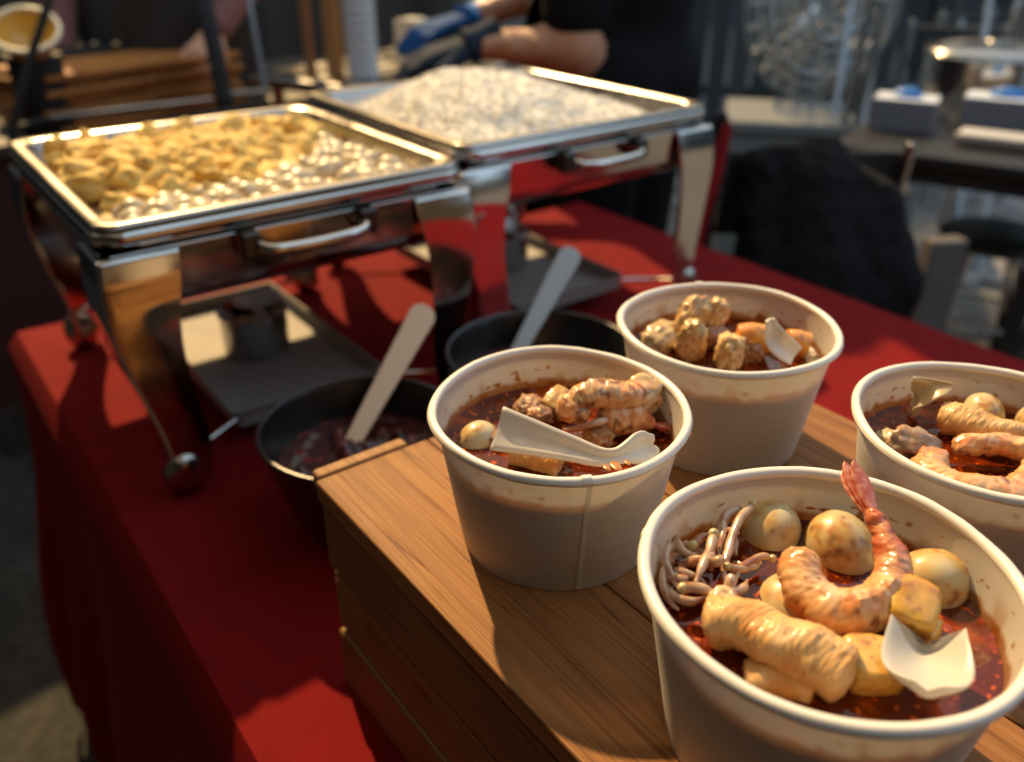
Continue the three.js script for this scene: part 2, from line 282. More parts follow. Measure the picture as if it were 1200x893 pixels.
const cupGeo = (() => {
  const N = 96, outer = new THREE.LatheGeometry([...Array(13)].map((_, i) => { const y = CH * i / 12; return new THREE.Vector2(wallR(y), y); }), N);
  const inner = new THREE.LatheGeometry([...Array(13)].map((_, i) => { const y = 0.006 + (CH - 0.006) * i / 12; return new THREE.Vector2(wallR(y) - 0.0009, y); }), N);
  const rim = new THREE.TorusGeometry(RO + 0.0012, 0.0027, 14, 128).rotateX(Math.PI / 2).translate(0, CH - 0.0005, 0);
  roughen(rim, 0.0007, 45, 3);
  for (const q of [outer, inner, rim]) { const p = q.attributes.position; for (let i = 0; i < p.count; i++) { const x = p.getX(i), z = p.getZ(i), y = p.getY(i), r = Math.hypot(x, z), a = Math.atan2(z, x), k = 1 + (y / CH) * (0.006 * Math.sin(2 * a + 0.6) + 0.004 * Math.sin(3 * a) + 0.0022 * Math.sin(7 * a + y * 60)) + 0.002 * Math.sin(5 * a + y * 90); p.setXYZ(i, x * k, y + (y > CH * 0.95 ? 0.0006 * Math.sin(3 * a + 1) : 0), z * k); } q.computeVertexNormals(); }
  { const n = outer.attributes.normal, ni = inner.attributes.normal, N1 = 13; for (const q of [n, ni]) for (let j = 0; j < N1; j++) { const a = j, b = N * N1 + j, v = V(q.getX(a) + q.getX(b), q.getY(a) + q.getY(b), q.getZ(a) + q.getZ(b)).normalize(); q.setXYZ(a, v.x, v.y, v.z); q.setXYZ(b, v.x, v.y, v.z); } }
  const base = new THREE.CircleGeometry(wallR(0.006) - 0.001, 64).rotateX(-Math.PI / 2).translate(0, 0.0065, 0);
  const seam = new THREE.LatheGeometry([...Array(9)].map((_, i) => { const y = 0.001 + (CH - 0.006) * i / 8; return new THREE.Vector2(wallR(y) + 0.0007, y); }), 6, -0.022, 0.044);
  const joint = new THREE.TorusGeometry(RO + 0.0013, 0.00295, 12, 8, 0.07).rotateX(Math.PI / 2).translate(0, CH - 0.0004, 0);
  return { outer, inner, rim, base, seam, joint };
})();
const SPOT = { a: V(0.272, 0, -0.318), b: V(0.434, 0, -0.334), f: at(973, 676, CT + CH * 1.06).setY(0), r: V(0.4495, 0, -0.1600) };
const broths = {};
function paperBowl(c, label, seamDeg, turn, size = 1) {
  const g = thing('paper_bowl', label, 'paper bowl', V(c.x, CT + 0.0006, c.z), turn, 'white paper soup bowls on the crate');
  part('outer_wall', cupGeo.outer, paper, g); part('inner_wall', cupGeo.inner, lining, g); part('rim', cupGeo.rim, rimMat, g); part('base', cupGeo.base, paper, g);
  const s = part('seam', cupGeo.seam, paper, g); s.rotation.y = seamDeg * Math.PI / 180 - turn; const j = part('rim_joint', cupGeo.joint, rimMat, g); j.rotation.y = s.rotation.y - Math.PI / 2;
  g.scale.setScalar(size); return g;
}
function broth(c, label, k, size = 1) {
  const R = wallR(SOUP - CT) - 0.0012, pos = [], idx = [], uv = [], nr = 24, na = 72;
  for (let i = 0; i <= nr; i++) for (let j = 0; j < na; j++) { const r = R * i / nr, a = j / na * Math.PI * 2, x = Math.cos(a) * r, z = Math.sin(a) * r; pos.push(x, 0.0008 * fbm(x * 60 + k, z * 60, k, 2) + 0.0012 * smooth(0.93, 1, i / nr), z); uv.push(x * 7 + k * 0.37, z * 7 + k * 0.21); }
  for (let i = 0; i < nr; i++) for (let j = 0; j < na; j++) { const a = i * na + j, b = i * na + (j + 1) % na; idx.push(a, b, a + na, b, b + na, a + na); }
  // underside follows the bowl so that the soup is a body of liquid
  const g0 = new THREE.BufferGeometry(); g0.setAttribute('position', new THREE.Float32BufferAttribute(pos, 3)); g0.setAttribute('uv', new THREE.Float32BufferAttribute(uv, 2)); g0.setIndex(idx); g0.computeVertexNormals();
  const sides = new THREE.LatheGeometry([new THREE.Vector2(0.001, 0.008 - (SOUP - CT)), new THREE.Vector2(wallR(0.008) - 0.003, 0.008 - (SOUP - CT)), new THREE.Vector2(R, 0)], 72);
  const m = single('soup_broth', merge([g0, sides]), brothMat, label, 'soup'); m.position.set(c.x, CT + (SOUP - CT) * size, c.z); m.scale.setScalar(size); return m;
}
paperBowl(SPOT.f, 'white paper bowl whose soup holds an upright prawn tail and bean sprouts', 215, 0.4, 1.06);
paperBowl(SPOT.a, 'white paper bowl with a long spoon handle lying across beside a peppered prawn', -27, 1.3);
paperBowl(SPOT.b, 'white paper bowl with orange sausage pieces and a curved white spoon standing up', 150, 2.6);
paperBowl(SPOT.r, 'white paper bowl with a curled prawn and cabbage leaf in dark red soup', 100, 4.1);
broth(SPOT.f, 'dark red chilli broth around the upright prawn tail and sprouts', 1, 1.06);
broth(SPOT.a, 'dark red broth in the bowl with the long spoon handle', 2);
broth(SPOT.b, 'dark brown broth under the tofu skin and orange sausage', 3);
broth(SPOT.r, 'dark red broth around the curled prawn and cabbage leaf', 4);

// ---- food pieces
let lift = (SOUP - CT) * 0.06; // the front bowl is slightly larger and fuller
const F = (px, py, h) => at(px, py, SOUP + lift + h);
const chilli = (x, y, z, f, lo = 0.16, hi = 0.3) => smooth(lo, hi, fbm(x * f, y * f, z * f, 3));
function egg(p, r, label, group, tilt = [0, 0, 0], s = 0) {
  const g = lump(r, r * 0.86, r * 0.86, 0.05, 1.6, s, 6);
  paint(g, (x, y, z) => { const cl = chilli(x * 1.3 + s, y, z + s, 60, -0.12, 0.18); let c = mix3([0.62, 0.53, 0.30], [0.60, 0.36, 0.08], cl * 0.75); c = mix3(c, [0.46, 0.17, 0.03], chilli(x, y + s, z, 330, 0.06, 0.16) * cl * 0.85); return mix3(c, [0.20, 0.06, 0.02], chilli(x + s, y - s, z, 480, 0.14, 0.22) * cl * 0.85); });
  const m = single('quail_egg', g, foodWet, label, 'egg', group); m.position.copy(p); m.rotation.set(...tilt); return m;
}
function prawn(pts, r, label, group, fan = true, hot = 0.3) {
  const o = pts[0].clone(), loc = pts.map(p => p.clone().sub(o));
  const t = thing('prawn', label, 'prawn', o, 0, group);
  const g = sweep(loc, u => { const e = Math.sqrt(clamp(Math.min(u / 0.07, (1.02 - u) / 0.06))); const f = (u * 7) % 1, fl = fan ? 1 : 0.82; const w = r * e * (fan ? lerp(1.02, 0.40, smooth(0.60, 1.0, u)) : lerp(1.0, 0.72, smooth(0.4, 0.98, u))); return [w * fl, w * 0.95]; }, 140, 28);
  roughen(g, r * 0.34, 80, pts.length); roughen(g, r * 0.10, 330, pts.length); roughen(g, r * 0.05, 900, 2);
  const curve = new THREE.CatmullRomCurve3(loc, false, 'centripetal'), S = curve.getSpacedPoints(60);
  paint(g, (x, y, z, i) => {
    const u = Math.min(1, Math.floor(i / 29) / 140), f7 = (u * 7) % 1, band = smooth(0.5, 0.9, f7) * (0.4 + chilli(x, y, z, 110, -0.2, 0.2) * 0.8);
    let c = mix3([0.78, 0.47, 0.22], [0.74, 0.25, 0.055], clamp(band * (fan ? 0.6 : 0.35) + chilli(x, y, z, 95, -0.05, 0.3) * 0.6)); c = mix3(c, [0.82, 0.60, 0.38], chilli(x - 2, y, z, 100, 0.06, 0.3) * 0.6); c = mix3(c, [0.60, 0.20, 0.035], chilli(x + 5, y, z, 300, 0.12, 0.24) * 0.7);
    if (fan) c = mix3(c, [0.50, 0.085, 0.025], smooth(0.55, 0.85, u) * (0.55 + 0.4 * chilli(x, y, z, 150, -0.2, 0.2))); c = mix3(c, [0.20, 0.06, 0.02], chilli(x + 1, y, z, 170, 0.26 - hot * 0.25, 0.4 - hot * 0.25) * 0.85); return c;
  });
  part('body', g, foodWet, t);
  if (fan) {
    const e = S[60], d = S[60].clone().sub(S[52]).normalize(), side = V().crossVectors(d, V(0.6, 0.3, -0.8)).normalize();
    for (const k of [-1, 0.15, 1]) {
      const q = [e.clone().addScaledVector(d, -r * 0.5), e.clone().addScaledVector(d, r * 1.1).addScaledVector(side, k * r * 0.24), e.clone().addScaledVector(d, r * 2.9 - Math.abs(k) * r * 0.3).addScaledVector(side, k * r * 0.40)];
      const f = sweep(q, u => { const w = Math.sqrt(clamp((1.0 - u) / 0.3)) * (0.55 + 0.45 * smooth(0, 0.5, u)); return [r * 0.14 * (1 - 0.5 * u), r * 0.40 * w]; }, 24, 16);
      paint(f, (x, y, z) => mix3([0.46, 0.075, 0.03], [0.68, 0.30, 0.22], chilli(x, y, z, 260, -0.1, 0.3)));
      part('tail_fan', f, foodWet, t);
    }
  }
  return t;
}
function chunk(name, p, s, tilt, col, col2, label, category, group, sd, boxy = 0.7, amp = 0.22, mat = foodWet, freq = 2.2) {
  const g = lump(s[0], s[1], s[2], amp, freq, sd, 6, boxy);
  paint(g, (x, y, z) => { let c = mix3(col, col2, chilli(x + sd, y, z, 70, -0.15, 0.3)); c = mix3(c, [0.52, 0.18, 0.03], chilli(x, y + sd, z, 120, 0.05, 0.3) * 0.5); return mix3(c, [0.26, 0.08, 0.02], chilli(x, y - sd, z, 380, 0.16, 0.26) * 0.7); });
  const m = single(name, g, mat, label, category, group); m.position.copy(p); m.rotation.set(...tilt); return m;
}
function roll(pts, r, label, group, sd) { // wrinkled fried bean curd roll
  const o = pts[0].clone(), g = sweep(pts.map(p => p.clone().sub(o)), u => { const e = Math.sqrt(clamp(Math.min(u / 0.05, (1 - u) / 0.05), 0.02, 1)); return [r * e * (1 + 0.05 * Math.sin(u * 7 + sd)), r * 1.12 * e * (1 + 0.05 * Math.cos(u * 11 + sd))]; }, 110, 36);
  roughen(g, r * 0.55, 42, sd); roughen(g, r * 0.10, 150, sd); roughen(g, r * 0.13, 600, sd);
  paint(g, (x, y, z) => { let c = mix3([0.74, 0.46, 0.18], [0.62, 0.27, 0.05], chilli(x, y, z + sd, 70, -0.1, 0.35)); c = mix3(c, [0.82, 0.62, 0.36], chilli(x + 3, y, z, 45, 0.1, 0.4) * 0.7); return mix3(c, [0.34, 0.12, 0.03], chilli(x, y, z, 210, 0.2, 0.34) * 0.55); });
  const m = single('bean_curd_roll', g, foodSoft, label, 'bean curd', group); m.position.copy(o); return m;
}
const sproutMat = phy(lin(1, 1, 1), 0.3, { vertexColors: true, clearcoat: 0.6, clearcoatRoughness: 0.1 });
function sprout(pts, r, label, group) {
  const near = Object.values(SPOT).sort((a, b) => Math.hypot(pts[1].x - a.x, pts[1].z - a.z) - Math.hypot(pts[1].x - b.x, pts[1].z - b.z))[0];
  for (const p of pts) { const dx = p.x - near.x, dz = p.z - near.z, d = Math.hypot(dx, dz), m = (near === SPOT.f ? wallR((p.y - CT) / 1.06) * 1.06 : wallR(p.y - CT)) - r * 1.8 - 0.0015; if (d > m) { p.x = near.x + dx / d * m; p.z = near.z + dz / d * m; } }
  const o = pts[0].clone(), t = thing('bean_sprout', label, 'bean sprout', o, 0, group);
  const stem = sweep(pts.map(p => p.clone().sub(o)), u => r * (1 - 0.6 * smooth(0.6, 1, u)) * (0.75 + 0.25 * smooth(0, 0.15, u)), 36, 12);
  roughen(stem, r * 0.25, 120, r * 1000);
  part('stem', paint(stem, (x, y, z) => mix3([0.62, 0.44, 0.29], [0.36, 0.14, 0.06], chilli(x, y, z, 90, -0.2, 0.22))), sproutMat, t);
  if (rnd() < 0.65) return t;
  const h = lump(r * 1.15, r * 1.05, r * 1.0, 0.25, 2, 3, 3); paint(h, () => [0.58, 0.46, 0.20]); const m = part('bean', h, sproutMat, t); m.position.set(0, r * 0.2, 0); return t;
}
function spoonShell(pts, wide, deep, rollA, label, cat = 'spoon', group, name = 'soup_spoon', mat = whitePlastic, half = 0.0014) { // U-section trough along points
  const o = pts[0].clone(), curve = new THREE.CatmullRomCurve3(pts.map(p => p.clone().sub(o)), false, 'centripetal'), seg = 40, ks = 14, A = [], B = [];
  for (let i = 0; i <= seg; i++) {
    const u = i / seg, p = curve.getPointAt(u), t = curve.getTangentAt(u); let up = V(0, 1, 0); up.addScaledVector(t, -up.dot(t)).normalize(); let sd = V().crossVectors(t, up).normalize();
    up.applyAxisAngle(t, rollA); sd.applyAxisAngle(t, rollA);
    const ra = [], rb = [];
    for (let k = -ks; k <= ks; k++) { const v = k / ks, q = p.clone().addScaledVector(sd, wide(u, v) * v).addScaledVector(up, deep(u) * v * v); const nrm = up.clone().addScaledVector(sd, -2 * deep(u) * v / Math.max(1e-4, wide(u, v))).normalize(); const th = half * Math.sqrt(Math.max(0.05, 1 - v ** 8)); ra.push(q.clone().addScaledVector(nrm, th)); rb.push(q.clone().addScaledVector(nrm, -th)); }
    A.push([...ra, ...rb.reverse()]);
  }
  const m = single(name, skin(A, true, true, true), mat, label, cat, group); m.position.copy(o); return m;
}

// front bowl
egg(F(903, 622, 0.000), 0.0165, 'quail egg wedged beside the bean sprouts at the bowl wall', undefined, [0.2, 0.5, 0.2], 1.1);
egg(F(984, 642, 0.001), 0.0185, 'round quail egg behind the curve of the upright-tailed prawn', undefined, [0, 1.2, 0.5], 2.3);
egg(F(1088, 685, 0.000), 0.0180, 'speckled quail egg behind the tail of the upright-tailed prawn', undefined, [0.7, 0.2, 0.9], 3.7);
egg(F(925, 717, -0.008), 0.0185, 'oily quail egg half sunk between bean curd roll and prawn', undefined, [0.1, 0.9, 0.1], 4.9);
prawn([F(953, 650, 0.016), F(940, 668, 0.013), F(946, 695, 0.010), F(975, 716, 0.009), F(1010, 716, 0.010), F(1040, 694, 0.013), F(1046, 664, 0.018), F(1036, 628, 0.025), F(1022, 602, 0.029)], 0.0102, 'orange prawn with its red tail standing up against the bowl wall');
chunk('fish_tofu', F(1062, 716, 0.008), [0.0125, 0.0145, 0.0115], [0.2, 0.5, 0.3], [0.76, 0.44, 0.07], [0.70, 0.32, 0.04], 'yellow fish tofu cube leaning against the upright-tailed prawn', 'fish tofu', undefined, 1.3, 0.85, 0.10);
chunk('fish_tofu', F(1018, 782, 0.004), [0.0125, 0.010, 0.0115], [0, 0.9, 0.1], [0.70, 0.44, 0.10], [0.62, 0.32, 0.06], 'yellow fish tofu cube between bean curd roll and spoon', 'fish tofu', undefined, 2.1, 0.75, 0.14);
chunk('fish_tofu', F(1082, 738, 0.002), [0.008, 0.006, 0.007], [0, 0.2, 0.1], [0.70, 0.44, 0.10], [0.62, 0.32, 0.06], 'small yellow fish tofu scrap next to the spoon horns', 'fish tofu', undefined, 2.7, 0.6, 0.2);
roll([F(826, 732, 0.006), F(862, 730, 0.010), F(905, 748, 0.011), F(955, 770, 0.010), F(998, 796, 0.008)], 0.0104, 'long wrinkled fried bean curd roll lying against the front bowl wall', undefined, 2.0);
roll([F(868, 792, 0.0), F(905, 796, 0.001), F(950, 806, 0.0)], 0.0068, 'small bean curd piece tucked under the long wrinkled roll', undefined, 5.0);
chunk('bean_curd_knot', F(845, 706, 0.012), [0.008, 0.004, 0.006], [0.2, 0.4, 0.2], [0.74, 0.54, 0.28], [0.66, 0.36, 0.1], 'curled flap at the end of the long bean curd roll', 'bean curd', undefined, 6.2, 0.2, 0.35);
spoonShell([F(1083, 768, 0.004), F(1083, 780, 0.006), F(1084, 796, 0.010), F(1086, 814, 0.017)], (u, v) => lerp(0.0135, 0.0160, smooth(0, 0.6, u)) * Math.sqrt(Math.max(0.12, 1 - Math.pow(Math.max(0, (u - 0.5) / 0.5), 2.5))), u => lerp(0.0150, 0.004, smooth(0, 0.9, u)), 0.12, 'short white plastic spoon with two raised horns beside fish tofu', 'spoon', 'white plastic soup spoons');
{
  const L = 'pale bean sprout tangled against the wall beside a quail egg', G = 'bean sprouts in the prawn tail soup';
  const S = [[[882, 592, 0.014], [866, 610, 0.014], [855, 640, 0.010], [848, 668, 0.008], [850, 690, 0.006]], [[862, 590, 0.012], [850, 605, 0.011], [846, 630, 0.009], [842, 655, 0.006]],
    [[836, 626, 0.014], [832, 645, 0.013], [822, 665, 0.012], [815, 683, 0.010]], [[775, 632, 0.016], [778, 655, 0.012], [790, 680, 0.008], [800, 695, 0.006]], [[785, 628, 0.013], [800, 645, 0.010], [815, 652, 0.007], [835, 655, 0.006]],
    [[905, 655, 0.007], [895, 652, 0.008], [880, 658, 0.007], [866, 668, 0.007], [862, 682, 0.006]], [[812, 640, 0.010], [825, 630, 0.010], [840, 635, 0.008], [843, 650, 0.006]], [[838, 690, 0.010], [855, 694, 0.009], [870, 690, 0.008], [876, 680, 0.007]],
    [[790, 668, 0.010], [805, 672, 0.010], [822, 682, 0.007], [830, 696, 0.005]], [[780, 690, 0.004], [795, 702, 0.005], [812, 705, 0.004], [826, 700, 0.004]], [[840, 605, 0.008], [845, 620, 0.007], [858, 632, 0.006], [862, 650, 0.005]], [[860, 660, 0.004], [872, 665, 0.005], [882, 664, 0.005], [892, 660, 0.004]], [[800, 690, 0.012], [812, 688, 0.013], [828, 692, 0.013], [838, 700, 0.010]], [[772, 660, 0.010], [776, 685, 0.006], [785, 705, 0.003], [795, 715, 0.002]]];
  for (let i = 0; i < 12; i++) { const x = rr(782, 870), y = rr(612, 695), a = rr(0, 6.28), l = rr(22, 40), b = a + rr(-1.4, 1.4), h = rr(0.004, 0.012); S.push([[x, y, h + 0.003], [x + Math.cos(a) * l * 0.4, y + Math.sin(a) * l * 0.3, h + 0.002], [x + Math.cos(a) * l * 0.8, y + Math.sin(a) * l * 0.55, h], [x + Math.cos(a) * l * 0.8 + Math.cos(b) * l * 0.5, y + Math.sin(a) * l * 0.55 + Math.sin(b) * l * 0.35, h - 0.003]]); }
  for (const s of S) sprout(s.map(q => F(...q)), rr(0.0017, 0.0026), L, G);
}
{
  const bowl = scene.children.find(o => o.name === 'paper_bowl_001'), m = phy(lin(0.50, 0.19, 0.03), 0.3, { clearcoat: 0.6 });
  for (const [px, py, a] of [[722, 546, 1], [711, 548, 0.7], [735, 542, 0.6]]) { const q = at(px, py, RIMY + 0.0016), g = lump(0.0042 * a, 0.0006, 0.0024 * a, 0.5, 2, a * 9, 4); const k = part('sauce_smear', g, m, bowl); k.position.copy(bowl.worldToLocal(q)); }
}
// left bowl with long spoon handle
lift = 0;
egg(F(560, 517, -0.002), 0.0135, 'speckled quail egg beside the end of the long spoon handle', undefined, [0.2, 0.1, 0.3], 7.1);
prawn([F(765, 462, 0.014), F(735, 464, 0.021), F(700, 462, 0.024), F(675, 468, 0.022), F(668, 480, 0.017), F(690, 488, 0.013)], 0.0108, 'peppered orange prawn heaped behind the long spoon handle', undefined, false, 0.85);
prawn([F(700, 494, 0.007), F(722, 492, 0.010), F(745, 492, 0.010), F(768, 498, 0.006)], 0.0085, 'red orange prawn end under the peppered prawn', undefined, true, 0.5);
chunk('fish_cake', F(752, 466, 0.014), [0.014, 0.013, 0.012], [0.3, 0.3, 0.4], [0.74, 0.56, 0.32], [0.60, 0.36, 0.12], 'cream fish cake lump on top of the peppered prawn', 'fish cake', undefined, 3.3, 0.4, 0.3);
chunk('fish_tofu', F(655, 475, 0.005), [0.011, 0.009, 0.010], [0.2, 0.2, 0.2], [0.50, 0.33, 0.10], [0.42, 0.22, 0.05], 'brown fish tofu cube behind the long spoon handle', 'fish tofu', undefined, 4.1);
chunk('minced_meat', F(620, 478, 0.004), [0.011, 0.007, 0.009], [0, 0.4, 0], [0.40, 0.22, 0.11], [0.30, 0.15, 0.07], 'brown minced meat lump behind the spoon handle', 'meat', undefined, 5.1, 0.1, 0.6, foodSoft, 4);
chunk('minced_meat', F(632, 490, 0.004), [0.009, 0.007, 0.008], [0, 1.4, 0], [0.28, 0.13, 0.07], [0.20, 0.09, 0.045], 'dark meat crumb touching the spoon handle top edge', 'meat', undefined, 5.7, 0.1, 0.6, foodSoft, 4);
chunk('minced_meat', F(700, 512, 0.004), [0.012, 0.008, 0.009], [0, 0.8, 0], [0.46, 0.22, 0.07], [0.34, 0.13, 0.04], 'brown crumb pile between spoon and red prawn end', 'meat', undefined, 6.7, 0.1, 0.6, foodSoft, 4);
chunk('mushroom_slice', F(592, 516, 0.002), [0.008, 0.006, 0.009], [0.2, 0.4, 0.2], [0.30, 0.17, 0.10], [0.22, 0.11, 0.06], 'dark mushroom slice between quail egg and spoon handle', 'mushroom', undefined, 7.7, 0.3, 0.3);
roll([F(598, 530, 0.003), F(625, 534, 0.004), F(660, 545, 0.002)], 0.008, 'pale bean curd roll in front of the long spoon handle', undefined, 8.0);
sprout([F(712, 492, 0.015), F(695, 497, 0.014), F(676, 502, 0.012), F(660, 503, 0.010)], 0.0022, 'single pale bean sprout lying on the red prawn end');
spoonShell([F(584, 503, 0.021), F(625, 514, 0.020), F(668, 526, 0.019), F(710, 537, 0.018), F(735, 531, 0.019), F(762, 522, 0.018)], (u) => lerp(0.0125, 0.0032, clamp(u / 0.72)) + 0.0052 * smooth(0.74, 0.9, u) - 0.004 * smooth(0.93, 1, u), u => 0.003 + 0.003 * u, 0.85, 'white plastic spoon with long tapering handle beside the peppered prawn', 'spoon', 'white plastic soup spoons', 'soup_spoon', whitePlastic, 0.0024);
// back bowl with orange sausage
const tofuSkin = [[0.72, 0.52, 0.26], [0.58, 0.32, 0.09]];
chunk('bean_curd_skin', F(812, 372, 0.018), [0.017, 0.011, 0.011], [0.4, 0.5, 0.6], ...tofuSkin, 'folded bean curd skin on top of its pile beside the orange sausage', 'bean curd', undefined, 1.9, 0.3, 0.6, foodSoft, 3);
chunk('bean_curd_skin', F(836, 372, 0.017), [0.008, 0.015, 0.009], [0.3, 0.2, -0.4], ...tofuSkin, 'ribbed pale bean curd flap leaning towards the bowl wall stain', 'bean curd', undefined, 2.9, 0.3, 0.5, foodSoft, 3);
chunk('bean_curd_skin', F(810, 402, 0.012), [0.010, 0.020, 0.010], [0.2, 0.3, 0.25], ...tofuSkin, 'upright pale bean curd wedge against the bowl front wall', 'bean curd', undefined, 3.9, 0.3, 0.45, foodSoft, 3);
chunk('bean_curd_skin', F(855, 412, 0.010), [0.018, 0.013, 0.010], [0.1, 0.7, -0.4], ...tofuSkin, 'golden bean curd triangle in front of the orange sausage', 'bean curd', undefined, 4.9, 0.5, 0.45, foodSoft, 3);
chunk('bean_curd_skin', F(775, 396, 0.006), [0.018, 0.009, 0.013], [0.1, 0.2, 0.1], [0.55, 0.42, 0.2], [0.42, 0.25, 0.09], 'olive tinted bean curd lump at the bowl side', 'bean curd', undefined, 5.9, 0.2, 0.5, foodWet, 3);
chunk('minced_meat', F(835, 395, 0.006), [0.012, 0.009, 0.01], [0, 0, 0], [0.42, 0.24, 0.14], [0.3, 0.15, 0.08], 'brown meat piece among the pale bean curd', 'meat', undefined, 8.9, 0.1, 0.6, foodSoft, 4);
chunk('minced_meat', F(878, 410, 0.005), [0.013, 0.009, 0.01], [0, 0.8, 0], [0.38, 0.19, 0.09], [0.28, 0.13, 0.06], 'brown meat piece under the orange sausage', 'meat', undefined, 9.9, 0.1, 0.6, foodSoft, 4);
{
  const sausage = (pts, r, label, s) => { const o = pts[0].clone(), g = sweep(pts.map(p => p.clone().sub(o)), u => r * Math.sqrt(clamp(Math.min(u / 0.12, (1 - u) / 0.1), 0.02, 1)), 40, 28); roughen(g, r * 0.15, 90, s); paint(g, (x, y, z) => mix3(mix3([0.78, 0.34, 0.05], [0.70, 0.22, 0.03], chilli(x + s, y, z, 70, -0.1, 0.3)), [0.3, 0.08, 0.02], chilli(x, y, z + s, 200, 0.2, 0.32) * 0.6)); single('sausage_piece', g, foodWet, label, 'sausage').position.copy(o); };
  sausage([F(862, 398, 0.010), F(885, 396, 0.012), F(902, 398, 0.010)], 0.0105, 'plump orange sausage piece beside the standing curved spoon', 1);
  sausage([F(920, 402, 0.008), F(935, 402, 0.008), F(948, 406, 0.006)], 0.0095, 'cut orange sausage end behind the standing curved spoon', 4);
}
spoonShell([F(901, 374, 0.034), F(905, 388, 0.026), F(914, 404, 0.018), F(930, 418, 0.010)], u => lerp(0.0025, 0.0085, Math.sin(u * 2.2)), u => 0.003, 0.9, 'white plastic spoon with curved blade standing beside the orange sausage', 'spoon', 'white plastic soup spoons');
// right bowl with curled prawn
prawn([F(1100, 535, 0.010), F(1088, 552, 0.009), F(1105, 566, 0.010), F(1140, 574, 0.012), F(1180, 578, 0.011), F(1212, 560, 0.010), F(1215, 536, 0.011), F(1188, 524, 0.012), F(1150, 520, 0.012), F(1118, 524, 0.010)], 0.0098, 'large curled prawn floating in front of the bean curd log', undefined, false, 0.25);
roll([F(1100, 492, 0.006), F(1130, 496, 0.009), F(1165, 508, 0.008), F(1215, 522, 0.006)], 0.0095, 'brown bean curd log floating behind the large curled prawn', undefined, 9.0);
egg(F(1152, 484, 0.004), 0.0135, 'quail egg behind the brown bean curd log', undefined, [0.1, 0.8, 0.1], 9.1);
egg(F(1215, 496, 0.003), 0.0135, 'quail egg by the bowl wall at the end of the bean curd log', undefined, [0.1, 0.2, 0.1], 9.8);
chunk('mushroom_slice', F(1074, 522, 0.006), [0.010, 0.008, 0.015], [0.4, 0.6, 0.3], [0.40, 0.30, 0.2], [0.18, 0.10, 0.07], 'grey mushroom slice beside the large curled prawn', 'mushroom', undefined, 9.3, 0.2, 0.5);
chunk('fish_cake', F(1050, 520, 0.002), [0.008, 0.007, 0.012], [0.1, 0.2, 0.1], [0.66, 0.52, 0.3], [0.5, 0.3, 0.12], 'pale fish cake edge touching the grey mushroom slice', 'fish cake', undefined, 9.5, 0.2, 0.4);
chunk('fish_cake', F(1092, 545, 0.006), [0.013, 0.007, 0.009], [0.1, 0.5, 0.1], [0.68, 0.36, 0.2], [0.6, 0.24, 0.1], 'pink fish cake slice under the large curled prawn', 'fish cake', undefined, 9.6, 0.3, 0.3);
{
  const leaf = phy(lin(0.74, 0.64, 0.42), 0.35, { transmission: 0.45, thickness: 0, clearcoat: 0.6, side: THREE.DoubleSide });
  const pts = [F(1075, 482, 0.004), F(1083, 466, 0.014), F(1090, 452, 0.022), F(1092, 444, 0.026)];
  spoonShell(pts, u => lerp(0.007, 0.0115, u), () => 0.004, 0.2, 'translucent cabbage leaf standing at the bowl wall near mushroom', 'cabbage', undefined, 'cabbage_leaf', leaf);
}

// ---------------------------------------------------------------- black sauce bowls with serving spoons
const sauceTex = tex(256, 256, (u, v) => { const k = fbm(u * 12, v * 12, 3, 4), s = smooth(0.05, 0.3, k); return mix3([0.24, 0.04, 0.03], [0.50, 0.13, 0.08], s); });
const sauceMat = phy(lin(1, 1, 1), 0.4, { map: sauceTex, clearcoat: 0.3, clearcoatRoughness: 0.2 });
function blackBowl(c, R, h, label, sauceLabel, k) {
  const g = thing('black_bowl', label, 'bowl', V(c.x, TY + 0.002, c.z), 0, 'black sauce bowls');
  const prof = [[0.30, 0], [0.55, 0.002], [0.60, 0.05], [0.78, 0.35], [0.92, 0.7], [0.985, 0.98], [1.0, 1.0], [0.985, 1.0], [0.96, 0.97], [0.90, 0.7], [0.76, 0.37], [0.56, 0.09], [0.01, 0.07]].map(([r, y]) => new THREE.Vector2(r * R, y * h));
  part('bowl_wall', new THREE.LatheGeometry(prof, 96), blackPlastic, g);
  part('rim', new THREE.TorusGeometry(R * 0.995, 0.0026, 12, 110).rotateX(Math.PI / 2).translate(0, h, 0), blackPlastic, g);
  const lv = h * 0.70, Rs = R * 0.90, pos = [], idx = [], uv = [];
  const nr = 40, na = 90; for (let i = 0; i <= nr; i++) for (let j = 0; j < na; j++) { const r = Rs * i / nr, a = j / na * 6.28318, x = Math.cos(a) * r, z = Math.sin(a) * r; pos.push(x, 0.036 * Math.max(0, fbm(x * 38 + k, z * 38, k, 3)) * (1 - (i / nr) ** 4), z); uv.push(x * 6, z * 6); }
  for (let i = 0; i < nr; i++) for (let j = 0; j < na; j++) { const a = i * na + j, b = i * na + (j + 1) % na; idx.push(a, b, a + na, b, b + na, a + na); }
  const s = new THREE.BufferGeometry(); s.setAttribute('position', new THREE.Float32BufferAttribute(pos, 3)); s.setAttribute('uv', new THREE.Float32BufferAttribute(uv, 2)); s.setIndex(idx); s.computeVertexNormals();
  single('chilli_sauce', s, sauceMat, sauceLabel, 'sauce').position.set(c.x, TY + lv, c.z);
}
const BA = V(0.284, 0, -0.605), BB = V(0.508, 0, -0.625);
blackBowl(BA, 0.09, 0.112, 'black plastic bowl of chunky chilli sauce next to the crate corner', 'chunky dark red chilli sauce under the warm tan spoon', 1);
blackBowl(BB, 0.10, 0.112, 'black plastic bowl holding the pale spoon, behind the paper bowls', 'dark chilli sauce under the pale spoon', 5);
